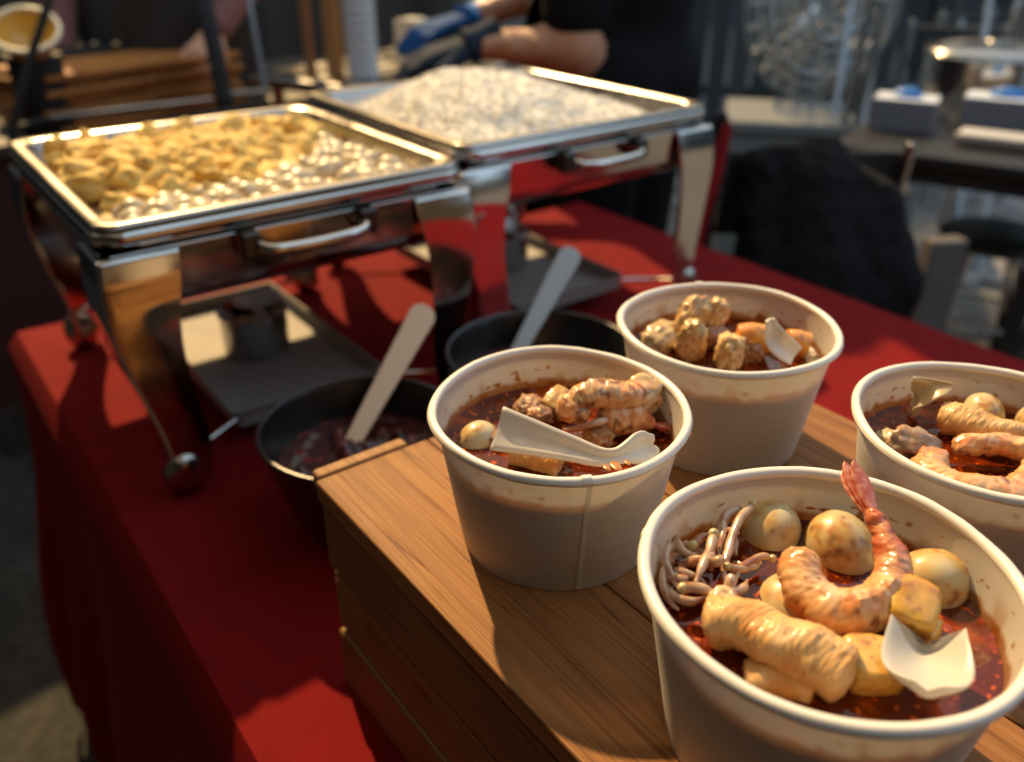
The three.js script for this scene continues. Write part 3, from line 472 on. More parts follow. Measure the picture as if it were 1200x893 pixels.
function servingSpoon(a, b, mat, label) { // flat handle with rounded, pierced end and a hidden bowl end in the sauce
  const d = b.clone().sub(a), L = d.length(), g = thing('serving_spoon', label, 'spoon', a, 0);
  const s = new THREE.Shape(), w0 = 0.0065, w1 = 0.0125;
  s.moveTo(-w0, 0); s.lineTo(-w1, L - w1); s.absarc(0, L - w1, w1, Math.PI, 0, true); s.lineTo(w0, 0); s.closePath();
  const hole = new THREE.Path(); hole.absellipse(0, L - w1, 0.004, 0.0055, 0, 6.2832); s.holes.push(hole);
  const geo = new THREE.ExtrudeGeometry(s, { depth: 0.003, bevelEnabled: true, bevelSize: 0.0012, bevelThickness: 0.0012, bevelSegments: 3, curveSegments: 16 }).translate(0, 0, -0.0015);
  const bowl = lump(0.026, 0.034, 0.006, 0, 1, 0, 4); 
  const up = d.clone().normalize(), view = EYE.clone().sub(a).normalize(), nz = view.addScaledVector(up, -view.dot(up)).normalize(), nx = V().crossVectors(up, nz);
  const m = new THREE.Matrix4().makeBasis(nx, up, nz);
  part('handle', geo.applyMatrix4(m), mat, g); part('spoon_bowl', bowl.applyMatrix4(m).translate(0, -0.042, 0), mat, g);
}
servingSpoon(at(408, 527, TY + 0.076), at(500, 360, TY + 0.166), phy(lin(0.74, 0.50, 0.30), 0.35, { clearcoat: 0.4 }), 'tan serving spoon leaning in the bowl next to the crate corner');
servingSpoon(at(600, 424, TY + 0.076), at(672, 292, TY + 0.172), phy(lin(0.52, 0.56, 0.58), 0.38, { transmission: 0.25, thickness: 0, clearcoat: 0.4 }), 'pale grey serving spoon leaning in the bowl behind the paper bowls');

// ---------------------------------------------------------------- chafing dishes
const RH = 0.276;
function legGeo(sx, sz) { // pressed L-section cabriole leg, corner at the origin, growing inwards
  const rows = [[0.252, 0.0, 0.070], [0.225, 0.004, 0.070], [0.19, 0.005, 0.064], [0.15, -0.001, 0.055], [0.11, -0.010, 0.048], [0.07, -0.019, 0.043], [0.035, -0.022, 0.039], [0.012, -0.020, 0.036]];
  const rings = [], cv = new THREE.CatmullRomCurve3(rows.map(r => V(...r)));
  for (let i = 0; i <= 36; i++) { const [y, o, w] = cv.getPoint(i / 36).toArray(), th = 0.0035, e = 0.004;
    const P = [[o, o - w], [o, o - e], [o - e * 0.3, o - e * 0.3], [o - e, o], [o - w, o], [o - w, o - th], [o - th - e, o - th], [o - th - 1.2 * e, o - th - 1.2 * e], [o - th, o - th - e], [o - th, o - w]];
    const kick = 0.036 * smooth(0.2, 0.02, y); rings.push(P.map(([a, b]) => V(sx * a, y, sz * (b + kick)))); }
  if (sx * sz < 0) rings.forEach(r => r.reverse());
  return skin(rings, true, true, true);
}
function chafer(cx, cz, W, L, label, canLabel, dy = 0) {
  const g = thing('chafing_dish', label, 'chafing dish', V(cx, TY + 0.001, cz), 0, 'steel chafing dishes at the table end');
  const Y = RH + dy;
  part('water_pan', loft([[W - 0.05, L - 0.05, 0.03, Y - 0.085], [W - 0.03, L - 0.03, 0.03, Y - 0.075], [W - 0.022, L - 0.022, 0.03, Y - 0.016], [W - 0.02, L - 0.02, 0.03, Y - 0.012]], true), steel, g);
  part('rim', loft([[W - 0.012, L - 0.012, 0.022, Y - 0.016], [W - 0.002, L - 0.002, 0.026, Y - 0.0145], [W + 0.002, L + 0.002, 0.028, Y - 0.009], [W, L, 0.026, Y - 0.004], [W - 0.006, L - 0.006, 0.024, Y - 0.0025], [W - 0.03, L - 0.03, 0.022, Y - 0.0035]]), steel, g);
  part('food_pan', loft([[W - 0.006, L - 0.006, 0.02, Y - 0.001], [W - 0.008, L - 0.008, 0.021, Y + 0.0035], [W - 0.012, L - 0.012, 0.02, Y + 0.0045], [W - 0.030, L - 0.030, 0.03, Y + 0.0042], [W - 0.040, L - 0.040, 0.032, Y + 0.000], [W - 0.066, L - 0.066, 0.034, Y - 0.055], [W - 0.10, L - 0.10, 0.03, Y - 0.062]], false, true), steelRim, g);
  for (const s of [-1, 1]) { part('apron_rail', box(W - 0.02, 0.045, 0.004).rotateX(s * 0.11).translate(0, Y - 0.045, s * (L / 2 - 0.008)), steel, g); part('apron_rail', box(0.004, 0.045, L - 0.034).rotateZ(-s * 0.15).translate(s * (W / 2 - 0.008), Y - 0.045, 0), steel, g); }
  for (const sx of [-1, 1]) for (const sz of [-1, 1]) {
    const lg = part('leg', legGeo(sx, sz), steel, g); lg.position.set(sx * (W / 2 + 0.001), dy, sz * (L / 2 + 0.001));
    const ft = part('foot', lump(0.021, 0.028, 0.015, 0, 1, 0, 4), steelRim, lg); ft.position.set(-sx * 0.032, 0.022, sz * 0.004); ft.rotation.x = sz * 0.35;
  }
  for (const s of [1, -1]) { // U handles on the long front and back
    const z = s * (L / 2 - 0.002), y = Y - 0.032, h = part('handle', sweep([V(-0.055, y, z), V(-0.055, y - 0.002, z + s * 0.022), V(-0.047, y - 0.004, z + s * 0.030), V(0.047, y - 0.004, z + s * 0.030), V(0.055, y - 0.002, z + s * 0.022), V(0.055, y, z)], () => [0.006, 0.0045], 60, 12), steel, g);
    for (const x of [-0.062, 0.062]) part('bracket', box(0.02, 0.026, 0.02, x, y - 0.001, z + s * 0.009, 0.004), blackPlastic, h);
  }
  // fuel shelf
  const sw = W * 0.46, sl = L * 0.80, sh = part('fuel_shelf', loft([[sw - 0.004, sl - 0.004, 0.006, 0.024], [sw, sl, 0.008, 0.024], [sw, sl, 0.008, 0.044], [sw + 0.006, sl + 0.006, 0.008, 0.045], [sw + 0.006, sl + 0.006, 0.008, 0.0435], [sw - 0.003, sl - 0.003, 0.007, 0.042], [sw - 0.003, sl - 0.003, 0.007, 0.027]], true, true), new THREE.MeshStandardMaterial({ color: lin(0.45, 0.44, 0.43), metalness: 1, roughness: 0.85 }), g);
  for (const sx of [-1, 1]) for (const sz of [-1, 1]) part('strut', tube([V(sx * sw / 2, 0.036, sz * sl / 2), V(sx * (W / 2 - 0.026), 0.028, sz * (L / 2 - 0.006))], 0.003, 4, 8), steel, sh);
  const can = thing('fuel_can', canLabel, 'fuel can', V(cx + 0.004, TY + 0.0285, cz - 0.005), 0);
  part('can_body', new THREE.LatheGeometry([[0.001, 0], [0.038, 0], [0.041, 0.003], [0.041, 0.05], [0.043, 0.052], [0.043, 0.055], [0.039, 0.057], [0.036, 0.052], [0.024, 0.050], [0.022, 0.042], [0.001, 0.042]].map(q => new THREE.Vector2(...q)), 48), steelDark, can);
  part('damper_lid', merge([cyl(0.03, 0.03, 0.002, 0.012, 0.061, -0.01, 32), box(0.012, 0.002, 0.03, 0.0, 0.061, 0.03)]), steelDark, can);
  return g;
}
const C1 = { x: 0.325, z: -0.978, W: 0.388, L: 0.414 }, C2 = { x: 0.752, z: -1.03, W: 0.425, L: 0.43 };
chafer(C1.x, C1.z, C1.W, C1.L, 'steel chafing dish filled with yellow bean curd puffs and quail eggs', 'small fuel can under the dish of yellow puffs');
chafer(C2.x, C2.z, C2.W, C2.L, 'steel chafing dish heaped with white noodles', 'small fuel can under the dish of white noodles', 0.004);
{ // yellow puffs and eggs
  const lev = TY + RH - 0.036;
  single('cream_sauce', loft([[C1.W - 0.064, C1.L - 0.064, 0.03, 0], [C1.W - 0.09, C1.L - 0.09, 0.02, -0.018]], false, true).translate(0, 0, 0), phy(lin(0.58, 0.42, 0.20), 0.3, { clearcoat: 0.5 }), 'cloudy yellow sauce under the puffs and eggs', 'sauce').position.set(C1.x, lev + 0.002, C1.z);
  const top = new THREE.PlaneGeometry(C1.W - 0.068, C1.L - 0.068, 30, 30).rotateX(-Math.PI / 2); roughen(top, 0.006, 40, 2);
  single('cream_sauce', top, phy(lin(0.62, 0.45, 0.22), 0.28, { clearcoat: 0.6 }), 'yellow sauce surface showing between the puffs and eggs', 'sauce').position.set(C1.x, lev + 0.0035, C1.z);
  const puffs = [0, 1, 2, 3, 4].map(i => { const g = lump(0.027, 0.0135, 0.018, 0.95, 1.35, i * 3.1, 4, 0.45); return paint(g, (x, y, z) => mix3([0.90, 0.66, 0.22], [0.82, 0.46, 0.08], chilli(x + i, y, z, 70, -0.05, 0.35))); });
  const eggs = [0, 1, 2].map(i => { const g = lump(0.0155, 0.0125, 0.0125, 0.03, 2, i, 4); return paint(g, (x, y, z) => mix3([0.66, 0.56, 0.38], [0.55, 0.38, 0.16], chilli(x + i, y, z, 60, 0, 0.4))); });
  const mp = phy(lin(1, 1, 1), 0.8, { vertexColors: true, transmission: 0.12, thickness: 0, specularIntensity: 0.6 }), me = food(0.42, 0.4);
  const put = (isEgg, x, y, z) => { const m = isEgg ? single('quail_egg', eggs[Math.floor(rnd() * 3)], me, 'peeled quail egg lying in the chafing dish of yellow puffs', 'egg', 'quail eggs in the chafing dish') : single('bean_curd_puff', puffs[Math.floor(rnd() * 5)], mp, 'golden bean curd puff piled in the chafing dish', 'bean curd', 'bean curd puffs in the chafing dish'); m.position.set(x, y, z); m.rotation.set(rr(-0.6, 0.6), rr(0, 6.28), rr(-0.6, 0.6)); m.scale.setScalar(rr(0.82, 1.18)); };
  for (let a = 0; a < 15; a++) for (let b = 0; b < 16; b++) {
    const u = (a + rr(0.15, 0.85)) / 15, v = (b + rr(0.15, 0.85)) / 16; // u along x, v from front to back
    const x = C1.x + (u - 0.5) * (C1.W - 0.076), z = C1.z + (0.5 - v) * (C1.L - 0.076);
    const eggLine = 0.27 + 0.30 * smooth(0.4, 1.0, u) + 0.12 * fbm(u * 5, v * 5, 2, 2) + (u > 0.9 ? 0.2 : 0);
    if (v > eggLine && rnd() < 0.28) continue;
    const isEgg = v < eggLine, pile = isEgg ? 0.016 + 0.006 * rnd() : 0.012 + 0.017 * smooth(0, 0.25, v - eggLine) * (1 - 0.6 * smooth(0.75, 1, v)) * (1 - 0.5 * Math.pow(Math.abs(2 * u - 1), 3)) + rr(0, 0.009);
    if (isEgg && rnd() < 0.04) continue;
    put(isEgg, x, lev + pile, z);
  }
}
{ // heaped white noodles / rice: one mound with strands nobody could count
  const g = thing('white_noodles', 'heap of fine white noodles in the second chafing dish', 'noodles', V(C2.x, TY + RH - 0.03, C2.z)); g.userData.kind = 'stuff';
  const W = C2.W - 0.07, L = C2.L - 0.07, n = 110, pg = new THREE.PlaneGeometry(W, L, n, n).rotateX(-Math.PI / 2), p = pg.attributes.position;
  const hgt = (x, z) => { const u = x / W * 2, v = z / L * 2, e = (1 - u ** 4) * (1 - v ** 4); return 0.016 + e * (0.042 * Math.exp(-(((u + 0.2) / 0.85) ** 2) - (((v + 0.15) / 0.9) ** 2)) + 0.016 + 0.014 * fbm(x * 22, z * 22, 4, 3)); };
  for (let i = 0; i < p.count; i++) { const x = p.getX(i), z = p.getZ(i); p.setY(i, hgt(x, z) + 0.0012 * fbm(x * 120, z * 120, 1, 2)); }
  pg.computeVertexNormals();
  const mat = phy(lin(0.90, 0.86, 0.77), 1, { specularIntensity: 0.1 });
  part('noodle_mound', pg, mat, g).userData.kind = 'stuff';
  const sg = new THREE.CapsuleGeometry(0.0013, 0.016, 3, 6).rotateZ(Math.PI / 2), im = new THREE.InstancedMesh(sg, mat, 4000), M = new THREE.Matrix4(), q = new THREE.Quaternion(), e = new THREE.Euler();
  for (let i = 0; i < 4000; i++) { const x = rr(-0.48, 0.48) * W, z = rr(-0.48, 0.48) * L; e.set(0, rr(0, 6.28), rr(-0.25, 0.25)); q.setFromEuler(e); const s = rr(0.6, 1.2); M.compose(V(x, hgt(x, z) + rr(-0.0016, -0.0004), z), q, V(s, s, s)); im.setMatrixAt(i, M); }
  im.name = 'noodle_strands'; im.userData.kind = 'stuff'; g.add(im);
}

// ---------------------------------------------------------------- stall: added light-shaping canopy and tarps, back curtain, street building
const tarpTex = tex(256, 256, (u, v, i, j) => { const k = 0.9 + 0.1 * fbm(u * 8, v * 8, 3, 3) + ((i + j) & 2 ? 0.03 : -0.03); return [k, k, k]; });
const tarpMat = std(lin(0.045, 0.043, 0.042), 0.8, { map: tarpTex, side: THREE.DoubleSide });
{
  const g = thing('added_canopy', 'added cream canvas canopy on poles, out of view, shaping the sky light on the serving table', 'canopy', V(0, 0, 0));  // unseen canopy, added so sky light comes mainly from the street side
  const x0 = -1.3, x1 = ROOF_X, z0 = -1.6, z1 = 1.6, y = 2.45, n = 24, pg = new THREE.PlaneGeometry(x1 - x0, z1 - z0, n, n).rotateX(-Math.PI / 2), p = pg.attributes.position;
  for (let i = 0; i < p.count; i++) { const u = p.getX(i) / (x1 - x0) * 2, v = p.getZ(i) / (z1 - z0) * 2; p.setY(i, 0.55 * (1 - Math.max(Math.abs(u), Math.abs(v))) - 0.03 * Math.sin(u * 9) * Math.sin(v * 7)); }
  pg.computeVertexNormals(); part('roof_sheet', pg.translate((x0 + x1) / 2, y, (z0 + z1) / 2), phy(lin(0.74, 0.68, 0.60), 0.9, { map: tarpTex, transmission: 0.26, thickness: 0, side: THREE.DoubleSide }), g);
  for (const [x, z] of [[x0 + 0.05, z0 + 0.05], [x1 - 0.03, z1 - 0.05], [x0 + 0.05, z1 - 0.05]]) part('pole', cyl(0.02, 0.02, y, x, y / 2, z, 16), greyTubeMat, g);
  const rails = [[V(x0, y - 0.02, z0), V(x1, y - 0.02, z0)], [V(x1, y - 0.02, z0), V(x1, y - 0.02, z1)], [V(x0, y - 0.02, z1), V(x1, y - 0.02, z1)], [V(x0, y - 0.02, z0), V(x0, y - 0.02, z1)]];
  for (const r of rails) part('roof_rail', tube(r, 0.015, 2, 8), greyTubeMat, g);
  const drape = (a, b, h0, h1, label, mat, name, amp = 0.03) => { const rows = []; for (let k = 0; k <= 12; k++) { const row = []; for (let i = 0; i <= 160; i++) { const u = i / 160, q = a.clone().lerp(b, u), L = a.distanceTo(b), s = u * L, f = amp * (Math.sin(s * 16 + 2 * Math.sin(s * 3)) + 0.5 * Math.sin(s * 37)); const nx = -(b.z - a.z) / L, nz = (b.x - a.x) / L; row.push(V(q.x + nx * f, lerp(h1, h0, k / 12), q.z + nz * f)); } rows.push(row); } return single(name, skin(rows, false), mat, label, 'curtain'); };
  drape(V(-1.05, 0, -4.2), V(-1.05, 0, 2.4), 0.02, 2.55, 'added dark tarp out of view, blocking sky light along the side of the table', tarpMat, 'added_tarp');  // unseen tarp, added to block sky light from the left
  drape(V(-1.05, 0, 2.1), V(2.4, 0, 2.1), 0.02, 2.70, 'added dark tarp out of view past the crate end, keeping the steel fronts dark', tarpMat, 'added_tarp');  // unseen tarp, added behind the camera so the steel reflects something dark
  drape(V(-2.2, 0, -3.9), V(2.55, 0, -3.9), 0.02, 1.5, 'low dark brown curtain behind the stall workers', std(lin(0.05, 0.038, 0.028), 0.9, { map: tarpTex, side: THREE.DoubleSide }), 'back_curtain', 0.035);
}
{ // building across the street
  const g = thing('street_building', 'grey rendered building across the street behind the stacked chairs', 'building', V(9.5, 0, -3));
  const wallTex = tex(512, 512, (u, v) => { const k = 0.5 + 0.12 * fbm(u * 6, v * 6, 5, 4) + 0.06 * fbm(u * 50, v * 50, 2, 2); return [k * 0.95, k, k * 1.02]; });
  part('wall', box(1.0, 4.2, 26, 0.5, 2.1, 0, 0.02), std(lin(0.35, 0.36, 0.37), 0.9, { map: wallTex }), g);
  part('cornice', box(0.35, 0.2, 26.2, -0.02, 4.25, 0, 0.02), std(lin(0.3, 0.3, 0.3), 0.9), g);
  for (let i = 0; i < 9; i++) { const z = -11 + i * 2.7, f = part('shop_window', box(0.08, 2.2, 1.7, -0.02, 1.55, z, 0.01), std(lin(0.05, 0.05, 0.05), 0.6), g); part('pane', box(0.02, 1.95, 1.45, -0.07, 1.55, z, 0.004), phy(lin(0.02, 0.025, 0.03), 0.08, {}), f); }
}

{ // tall building added to cut low sky light past the stalls, below the sun
  const g = thing('added_building', 'added tall brown building cutting low sky light far behind the stall workers', 'building', V(1, 0, -11));
  part('wall', box(26, 8, 1.2, 0, 4, -0.6, 0.02), std(lin(0.10, 0.075, 0.055), 0.9), g); part('parapet', box(26.2, 0.25, 1.4, 0, 8.12, -0.6, 0.02), std(lin(0.12, 0.10, 0.08), 0.9), g);
  for (let i = 0; i < 9; i++) for (const y of [1.5, 3.9, 6.3]) { const w = part('window', box(1.3, 1.5, 0.08, -11 + i * 2.75, y, 0.02, 0.01), std(lin(0.06, 0.05, 0.045), 0.6), g); part('pane', box(1.1, 1.3, 0.02, -11 + i * 2.75, y, 0.066, 0.004), phy(lin(0.02, 0.02, 0.02), 0.1), w); }
}
{ // dark slatted fence beyond the paving
  const a = atZ(800, 100, 5.4), b = atZ(1330, 100, 4.6), L = Math.hypot(b.x - a.x, b.z - a.z), g = thing('slatted_fence', 'dark slatted fence beyond the row of metal chairs', 'fence', V((a.x + b.x) / 2, 0, (a.z + b.z) / 2), Math.atan2(-(b.z - a.z), b.x - a.x));
  const fm = [0.02, 0.026, 0.033].map(k => std(lin(k * 0.85, k, k * 1.08), 0.8)), n = Math.floor(L / 0.13);
  for (let i = 0; i < n; i++) part('slat', box(0.112, 1.5, 0.02, -L / 2 + (i + 0.5) * L / n, 0.78, 0, 0.004), fm[i % 3], g);
  for (const y of [0.3, 1.2]) part('rail', box(L, 0.06, 0.03, 0, y, -0.03, 0.004), fm[0], g);
}

// ---------------------------------------------------------------- people
function fieldMesh(bones, H, c, cell, k = 0.03) { // smooth union of tapered capsules
  const res = Math.ceil(2 * H / cell), mc = new MarchingCubes(res, new THREE.MeshBasicMaterial(), false, false, 160000), half = res / 2, f = mc.field;
  mc.isolation = 0; f.fill(-10);
  for (const [a, b, ra, rb] of bones) {
    const R = Math.max(ra, rb) + k * 2.5, lo = a.clone().min(b).subScalar(R), hi = a.clone().max(b).addScalar(R), ab = b.clone().sub(a), L2 = Math.max(1e-9, ab.lengthSq());
    const i0 = ['x', 'y', 'z'].map(q => Math.max(0, Math.floor((lo[q] - c[q]) / H * half + half))), i1 = ['x', 'y', 'z'].map(q => Math.min(res - 1, Math.ceil((hi[q] - c[q]) / H * half + half)));
    for (let z = i0[2]; z <= i1[2]; z++) for (let y = i0[1]; y <= i1[1]; y++) for (let x = i0[0]; x <= i1[0]; x++) {
      const X = (x - half) / half * H + c.x - a.x, Y = (y - half) / half * H + c.y - a.y, Z = (z - half) / half * H + c.z - a.z;
      const t = clamp((X * ab.x + Y * ab.y + Z * ab.z) / L2), dx = X - t * ab.x, dy = Y - t * ab.y, dz = Z - t * ab.z;
      const d = Math.sqrt(dx * dx + dy * dy + dz * dz) - lerp(ra, rb, t), o = z * res * res + y * res + x, e = -f[o];
      const h = Math.max(k - Math.abs(d - e), 0) / k; f[o] = -(Math.min(d, e) - h * h * k * 0.25);
    }
  }
  mc.update();
  const n = mc.count !== undefined ? mc.count : mc.geometry.drawRange.count;
  let g = new THREE.BufferGeometry(); g.setAttribute('position', new THREE.BufferAttribute(mc.positionArray.slice(0, n * 3), 3));
  const p = g.attributes.position; for (let i = 0; i < p.count; i++) p.setXYZ(i, p.getX(i) * H + c.x, p.getY(i) * H + c.y, p.getZ(i) * H + c.z);
  g = mergeVertices(g, cell * 0.02); g.computeVertexNormals(); return g;
}
const skinMat = phy(lin(0.55, 0.27, 0.15), 0.5, {});
const darkCloth = phy(lin(0.008, 0.008, 0.009), 0.95, { specularIntensity: 0.35 }), charcoalCloth = phy(lin(0.02, 0.018, 0.018), 0.9, { specularIntensity: 0.4 });
function handBones(w, d, up, s) { // palm and five fingers; d = pointing direction, up = back of hand
  const side = V().crossVectors(d, up).normalize(), B = [], at2 = (f, sd, u) => w.clone().addScaledVector(d, f).addScaledVector(side, sd).addScaledVector(up, u);
  for (const q of [-0.026, -0.009, 0.009, 0.026]) B.push([at2(0.0, q * 0.6, 0), at2(0.085, q, 0), 0.016, 0.014]);
  const len = [0.058, 0.07, 0.076, 0.068];
  [-0.033, -0.011, 0.011, 0.033].forEach((q, i) => { const l = len[i]; B.push([at2(0.085, q, 0), at2(0.085 + l * 0.5, q * 1.08, -0.006), 0.0100, 0.0092], [at2(0.085 + l * 0.5, q * 1.08, -0.006), at2(0.085 + l * 0.92, q * 1.08, -0.030), 0.0092, 0.0078]); });
  B.push([at2(0.02, s * 0.03, -0.004), at2(0.055, s * 0.055, -0.014), 0.013, 0.011], [at2(0.055, s * 0.055, -0.014), at2(0.09, s * 0.058, -0.028), 0.011, 0.009]);
  return B;
}
function person(label, pos, face, J, o) {
  const g = thing('person', label, 'person', pos, face);
  const b = (a, c, r, q) => [a, c, r, q];
  const torso = [b(V(-0.07, 0.96, 0), V(0.07, 0.96, 0), 0.115, 0.115), b(V(0, 0.98, 0.01), V(0, 1.15, 0.01), 0.125, 0.12), b(V(-0.05, 1.15, 0.01), V(-0.08, 1.36, 0), 0.11, 0.10), b(V(0.05, 1.15, 0.01), V(0.08, 1.36, 0), 0.11, 0.10), b(V(-0.17, 1.40, 0), V(0.17, 1.40, 0), 0.068, 0.068)];
  const legs = []; for (const s of [-1, 1]) legs.push(b(V(s * 0.095, 0.92, 0), V(s * 0.10, 0.50, 0.01), 0.095, 0.062), b(V(s * 0.10, 0.50, 0.01), V(s * 0.10, 0.09, -0.02), 0.06, 0.040), b(V(s * 0.10, 0.04, -0.04), V(s * 0.12, 0.035, 0.14), 0.042, 0.034));
  const head = [b(V(0, 1.42, -0.005), V(0, 1.52, 0.01), 0.055, 0.052), b(V(0, 1.60, 0.0), V(0, 1.655, 0.005), 0.082, 0.086), b(V(0, 1.56, 0.04), V(0, 1.535, 0.065), 0.058, 0.04), b(V(0, 1.605, 0.09), V(0, 1.585, 0.108), 0.010, 0.013), b(V(-0.086, 1.605, -0.005), V(-0.088, 1.57, -0.002), 0.012, 0.010), b(V(0.086, 1.605, -0.005), V(0.088, 1.57, -0.002), 0.012, 0.010)];
  const arms = [], upper = [], hands = [];
  for (const [s, sh, el, wr, hd, up] of J) { arms.push(b(sh, el, 0.05, 0.042), b(el, wr, 0.043, 0.027)); upper.push(b(sh, sh.clone().lerp(el, o.sleeve), 0.062, 0.056)); if (o.long) upper.push(b(sh, el, 0.062, 0.052), b(el, el.clone().lerp(wr, 0.9), 0.052, 0.040)); hands.push({ w: wr, h: handBones(wr, hd, up, s) }); }
  const all = [...torso, ...legs, ...head, ...arms], C = V(0, 0.87, 0.05);
  const hg = hands.map(h => fieldMesh(o.gloves ? h.h.map(q => [q[0], q[1], q[2] + 0.002, q[3] + 0.002]) : h.h, 0.17, h.w.clone().add(h.h[0][1]).multiplyScalar(0.5), 0.0045, 0.008));
  const bodyGeo = [fieldMesh(all, 0.95, C, 0.018, 0.04)];
  if (!o.gloves) bodyGeo.push(...hg);
  part('body', merge(bodyGeo), skinMat, g);
  part('shirt', fieldMesh([...torso.map(q => [q[0], q[1], q[2] + 0.014, q[3] + 0.014]), ...upper], 0.75, V(0, 1.2, 0.05), 0.016, 0.04), o.shirt, g);
  part('trousers', fieldMesh([...legs.filter((q, i) => i % 3 < 2).map(q => [q[0], q[1], q[2] + 0.016, q[3] + 0.022]), [torso[0][0], torso[0][1], 0.132, 0.132]], 0.62, V(0, 0.58, 0), 0.016, 0.04), o.trousers, g);
  part('shoes', fieldMesh(legs.filter((q, i) => i % 3 === 2).map(q => [q[0], q[1], q[2] + 0.008, q[3] + 0.008]), 0.3, V(0, 0.1, 0.03), 0.012, 0.02), blackMatte, g);
  part('hair', fieldMesh([b(V(0, 1.66, -0.018), V(0, 1.67, -0.01), 0.094, 0.094), b(V(0, 1.60, -0.05), V(0, 1.52, -0.05), 0.07, 0.05)], 0.3, V(0, 1.6, 0), 0.012, 0.03), blackMatte, g);
  for (const s of [-1, 1]) part('eye', new THREE.SphereGeometry(0.011, 12, 8).translate(s * 0.031, 1.613, 0.078), std(lin(0.05, 0.04, 0.035), 0.3), g);
  part('mouth', new THREE.SphereGeometry(0.02, 12, 8).scale(1.1, 0.28, 0.4).translate(0, 1.548, 0.098), std(lin(0.42, 0.15, 0.12), 0.5), g);
  if (o.gloves) hg.forEach((q, i) => { part('glove', q, o.gloves[i], g); const w = hands[i].w, d = hands[i].h[0][1].clone().sub(w).normalize(); part('glove_cuff', sweep([w.clone().addScaledVector(d, -0.05), w.clone().addScaledVector(d, -0.02), w.clone().addScaledVector(d, 0.015)], u => 0.038 - 0.006 * Math.sin(u * 3.1), 20, 20), o.cuffs[i], g); });
  if (o.apron) { const rows = []; for (let k = 0; k <= 16; k++) { const y = lerp(1.32, 0.5, k / 16), w = lerp(0.13, 0.24, smooth(0, 0.35, k / 16)), row = []; for (let i = 0; i <= 20; i++) { const a = (i / 20 - 0.5) * 2; row.push(V(a * w, y, 0.165 - 0.10 * a * a + 0.008 * Math.sin(a * 9 + k))); } rows.push(row); } part('apron', skin(rows, false), o.apron, g); }
  return g;
}
const navyGlove = phy(lin(0.022, 0.035, 0.06), 0.85, { specularIntensity: 0.35 }), blueGlove = phy(lin(0.03, 0.20, 0.55), 0.4);
{
  const th = Math.atan2(-0.314, -0.948), o = V(1.385, 0, -1.45), sc = V(1.12, 1, 1.12);
  const loc = (px, py, z) => atZ(px, py, z).sub(o).applyAxisAngle(V(0, 1, 0), -th).divide(sc), dir = (a, b) => b.clone().sub(a).normalize();
  const lw = loc(556, 52, 1.72), rw = loc(552, 22, 2.0);
  person('cook in black clothes and dark blue gloves reaching over the back of the noodle dish', o, th, [
    [-1, V(0.19, 1.39, 0), loc(672, 58, 1.70), lw, dir(lw, loc(490, 72, 1.74)), V(0.1, 0.95, -0.2).normalize()],
    [1, V(-0.19, 1.39, 0), loc(668, -20, 2.0), rw, dir(rw, loc(492, 40, 1.96)), V(0, 1, -0.1).normalize()]], { shirt: darkCloth, trousers: darkCloth, sleeve: 0.82, gloves: [navyGlove, phy(lin(0.015, 0.075, 0.22), 0.8, { specularIntensity: 0.3 })], cuffs: [navyGlove, blueGlove], apron: charcoalCloth }).scale.copy(sc);
  const pb = atZ(205, 60, 2.55); const mauve = std(lin(0.20, 0.085, 0.075), 0.85);
  person('worker in mauve shirt and dark apron standing behind the stacked wooden boards', V(pb.x, 0, pb.z), Math.atan2(-0.45, 0.89), [
    [-1, V(0.19, 1.39, 0), V(0.25, 1.12, 0.05), V(0.15, 0.98, 0.22), V(-0.4, -0.5, 0.75).normalize(), V(0.2, 0.8, 0.5).normalize()],
    [1, V(-0.19, 1.39, 0), V(-0.27, 1.13, 0.03), V(-0.27, 0.93, 0.16), V(0.1, -0.85, 0.5).normalize(), V(0, 0.5, 0.85).normalize()]], { shirt: mauve, trousers: charcoalCloth, sleeve: 0.5, long: true, apron: std(lin(0.03, 0.026, 0.022), 0.9) });
}

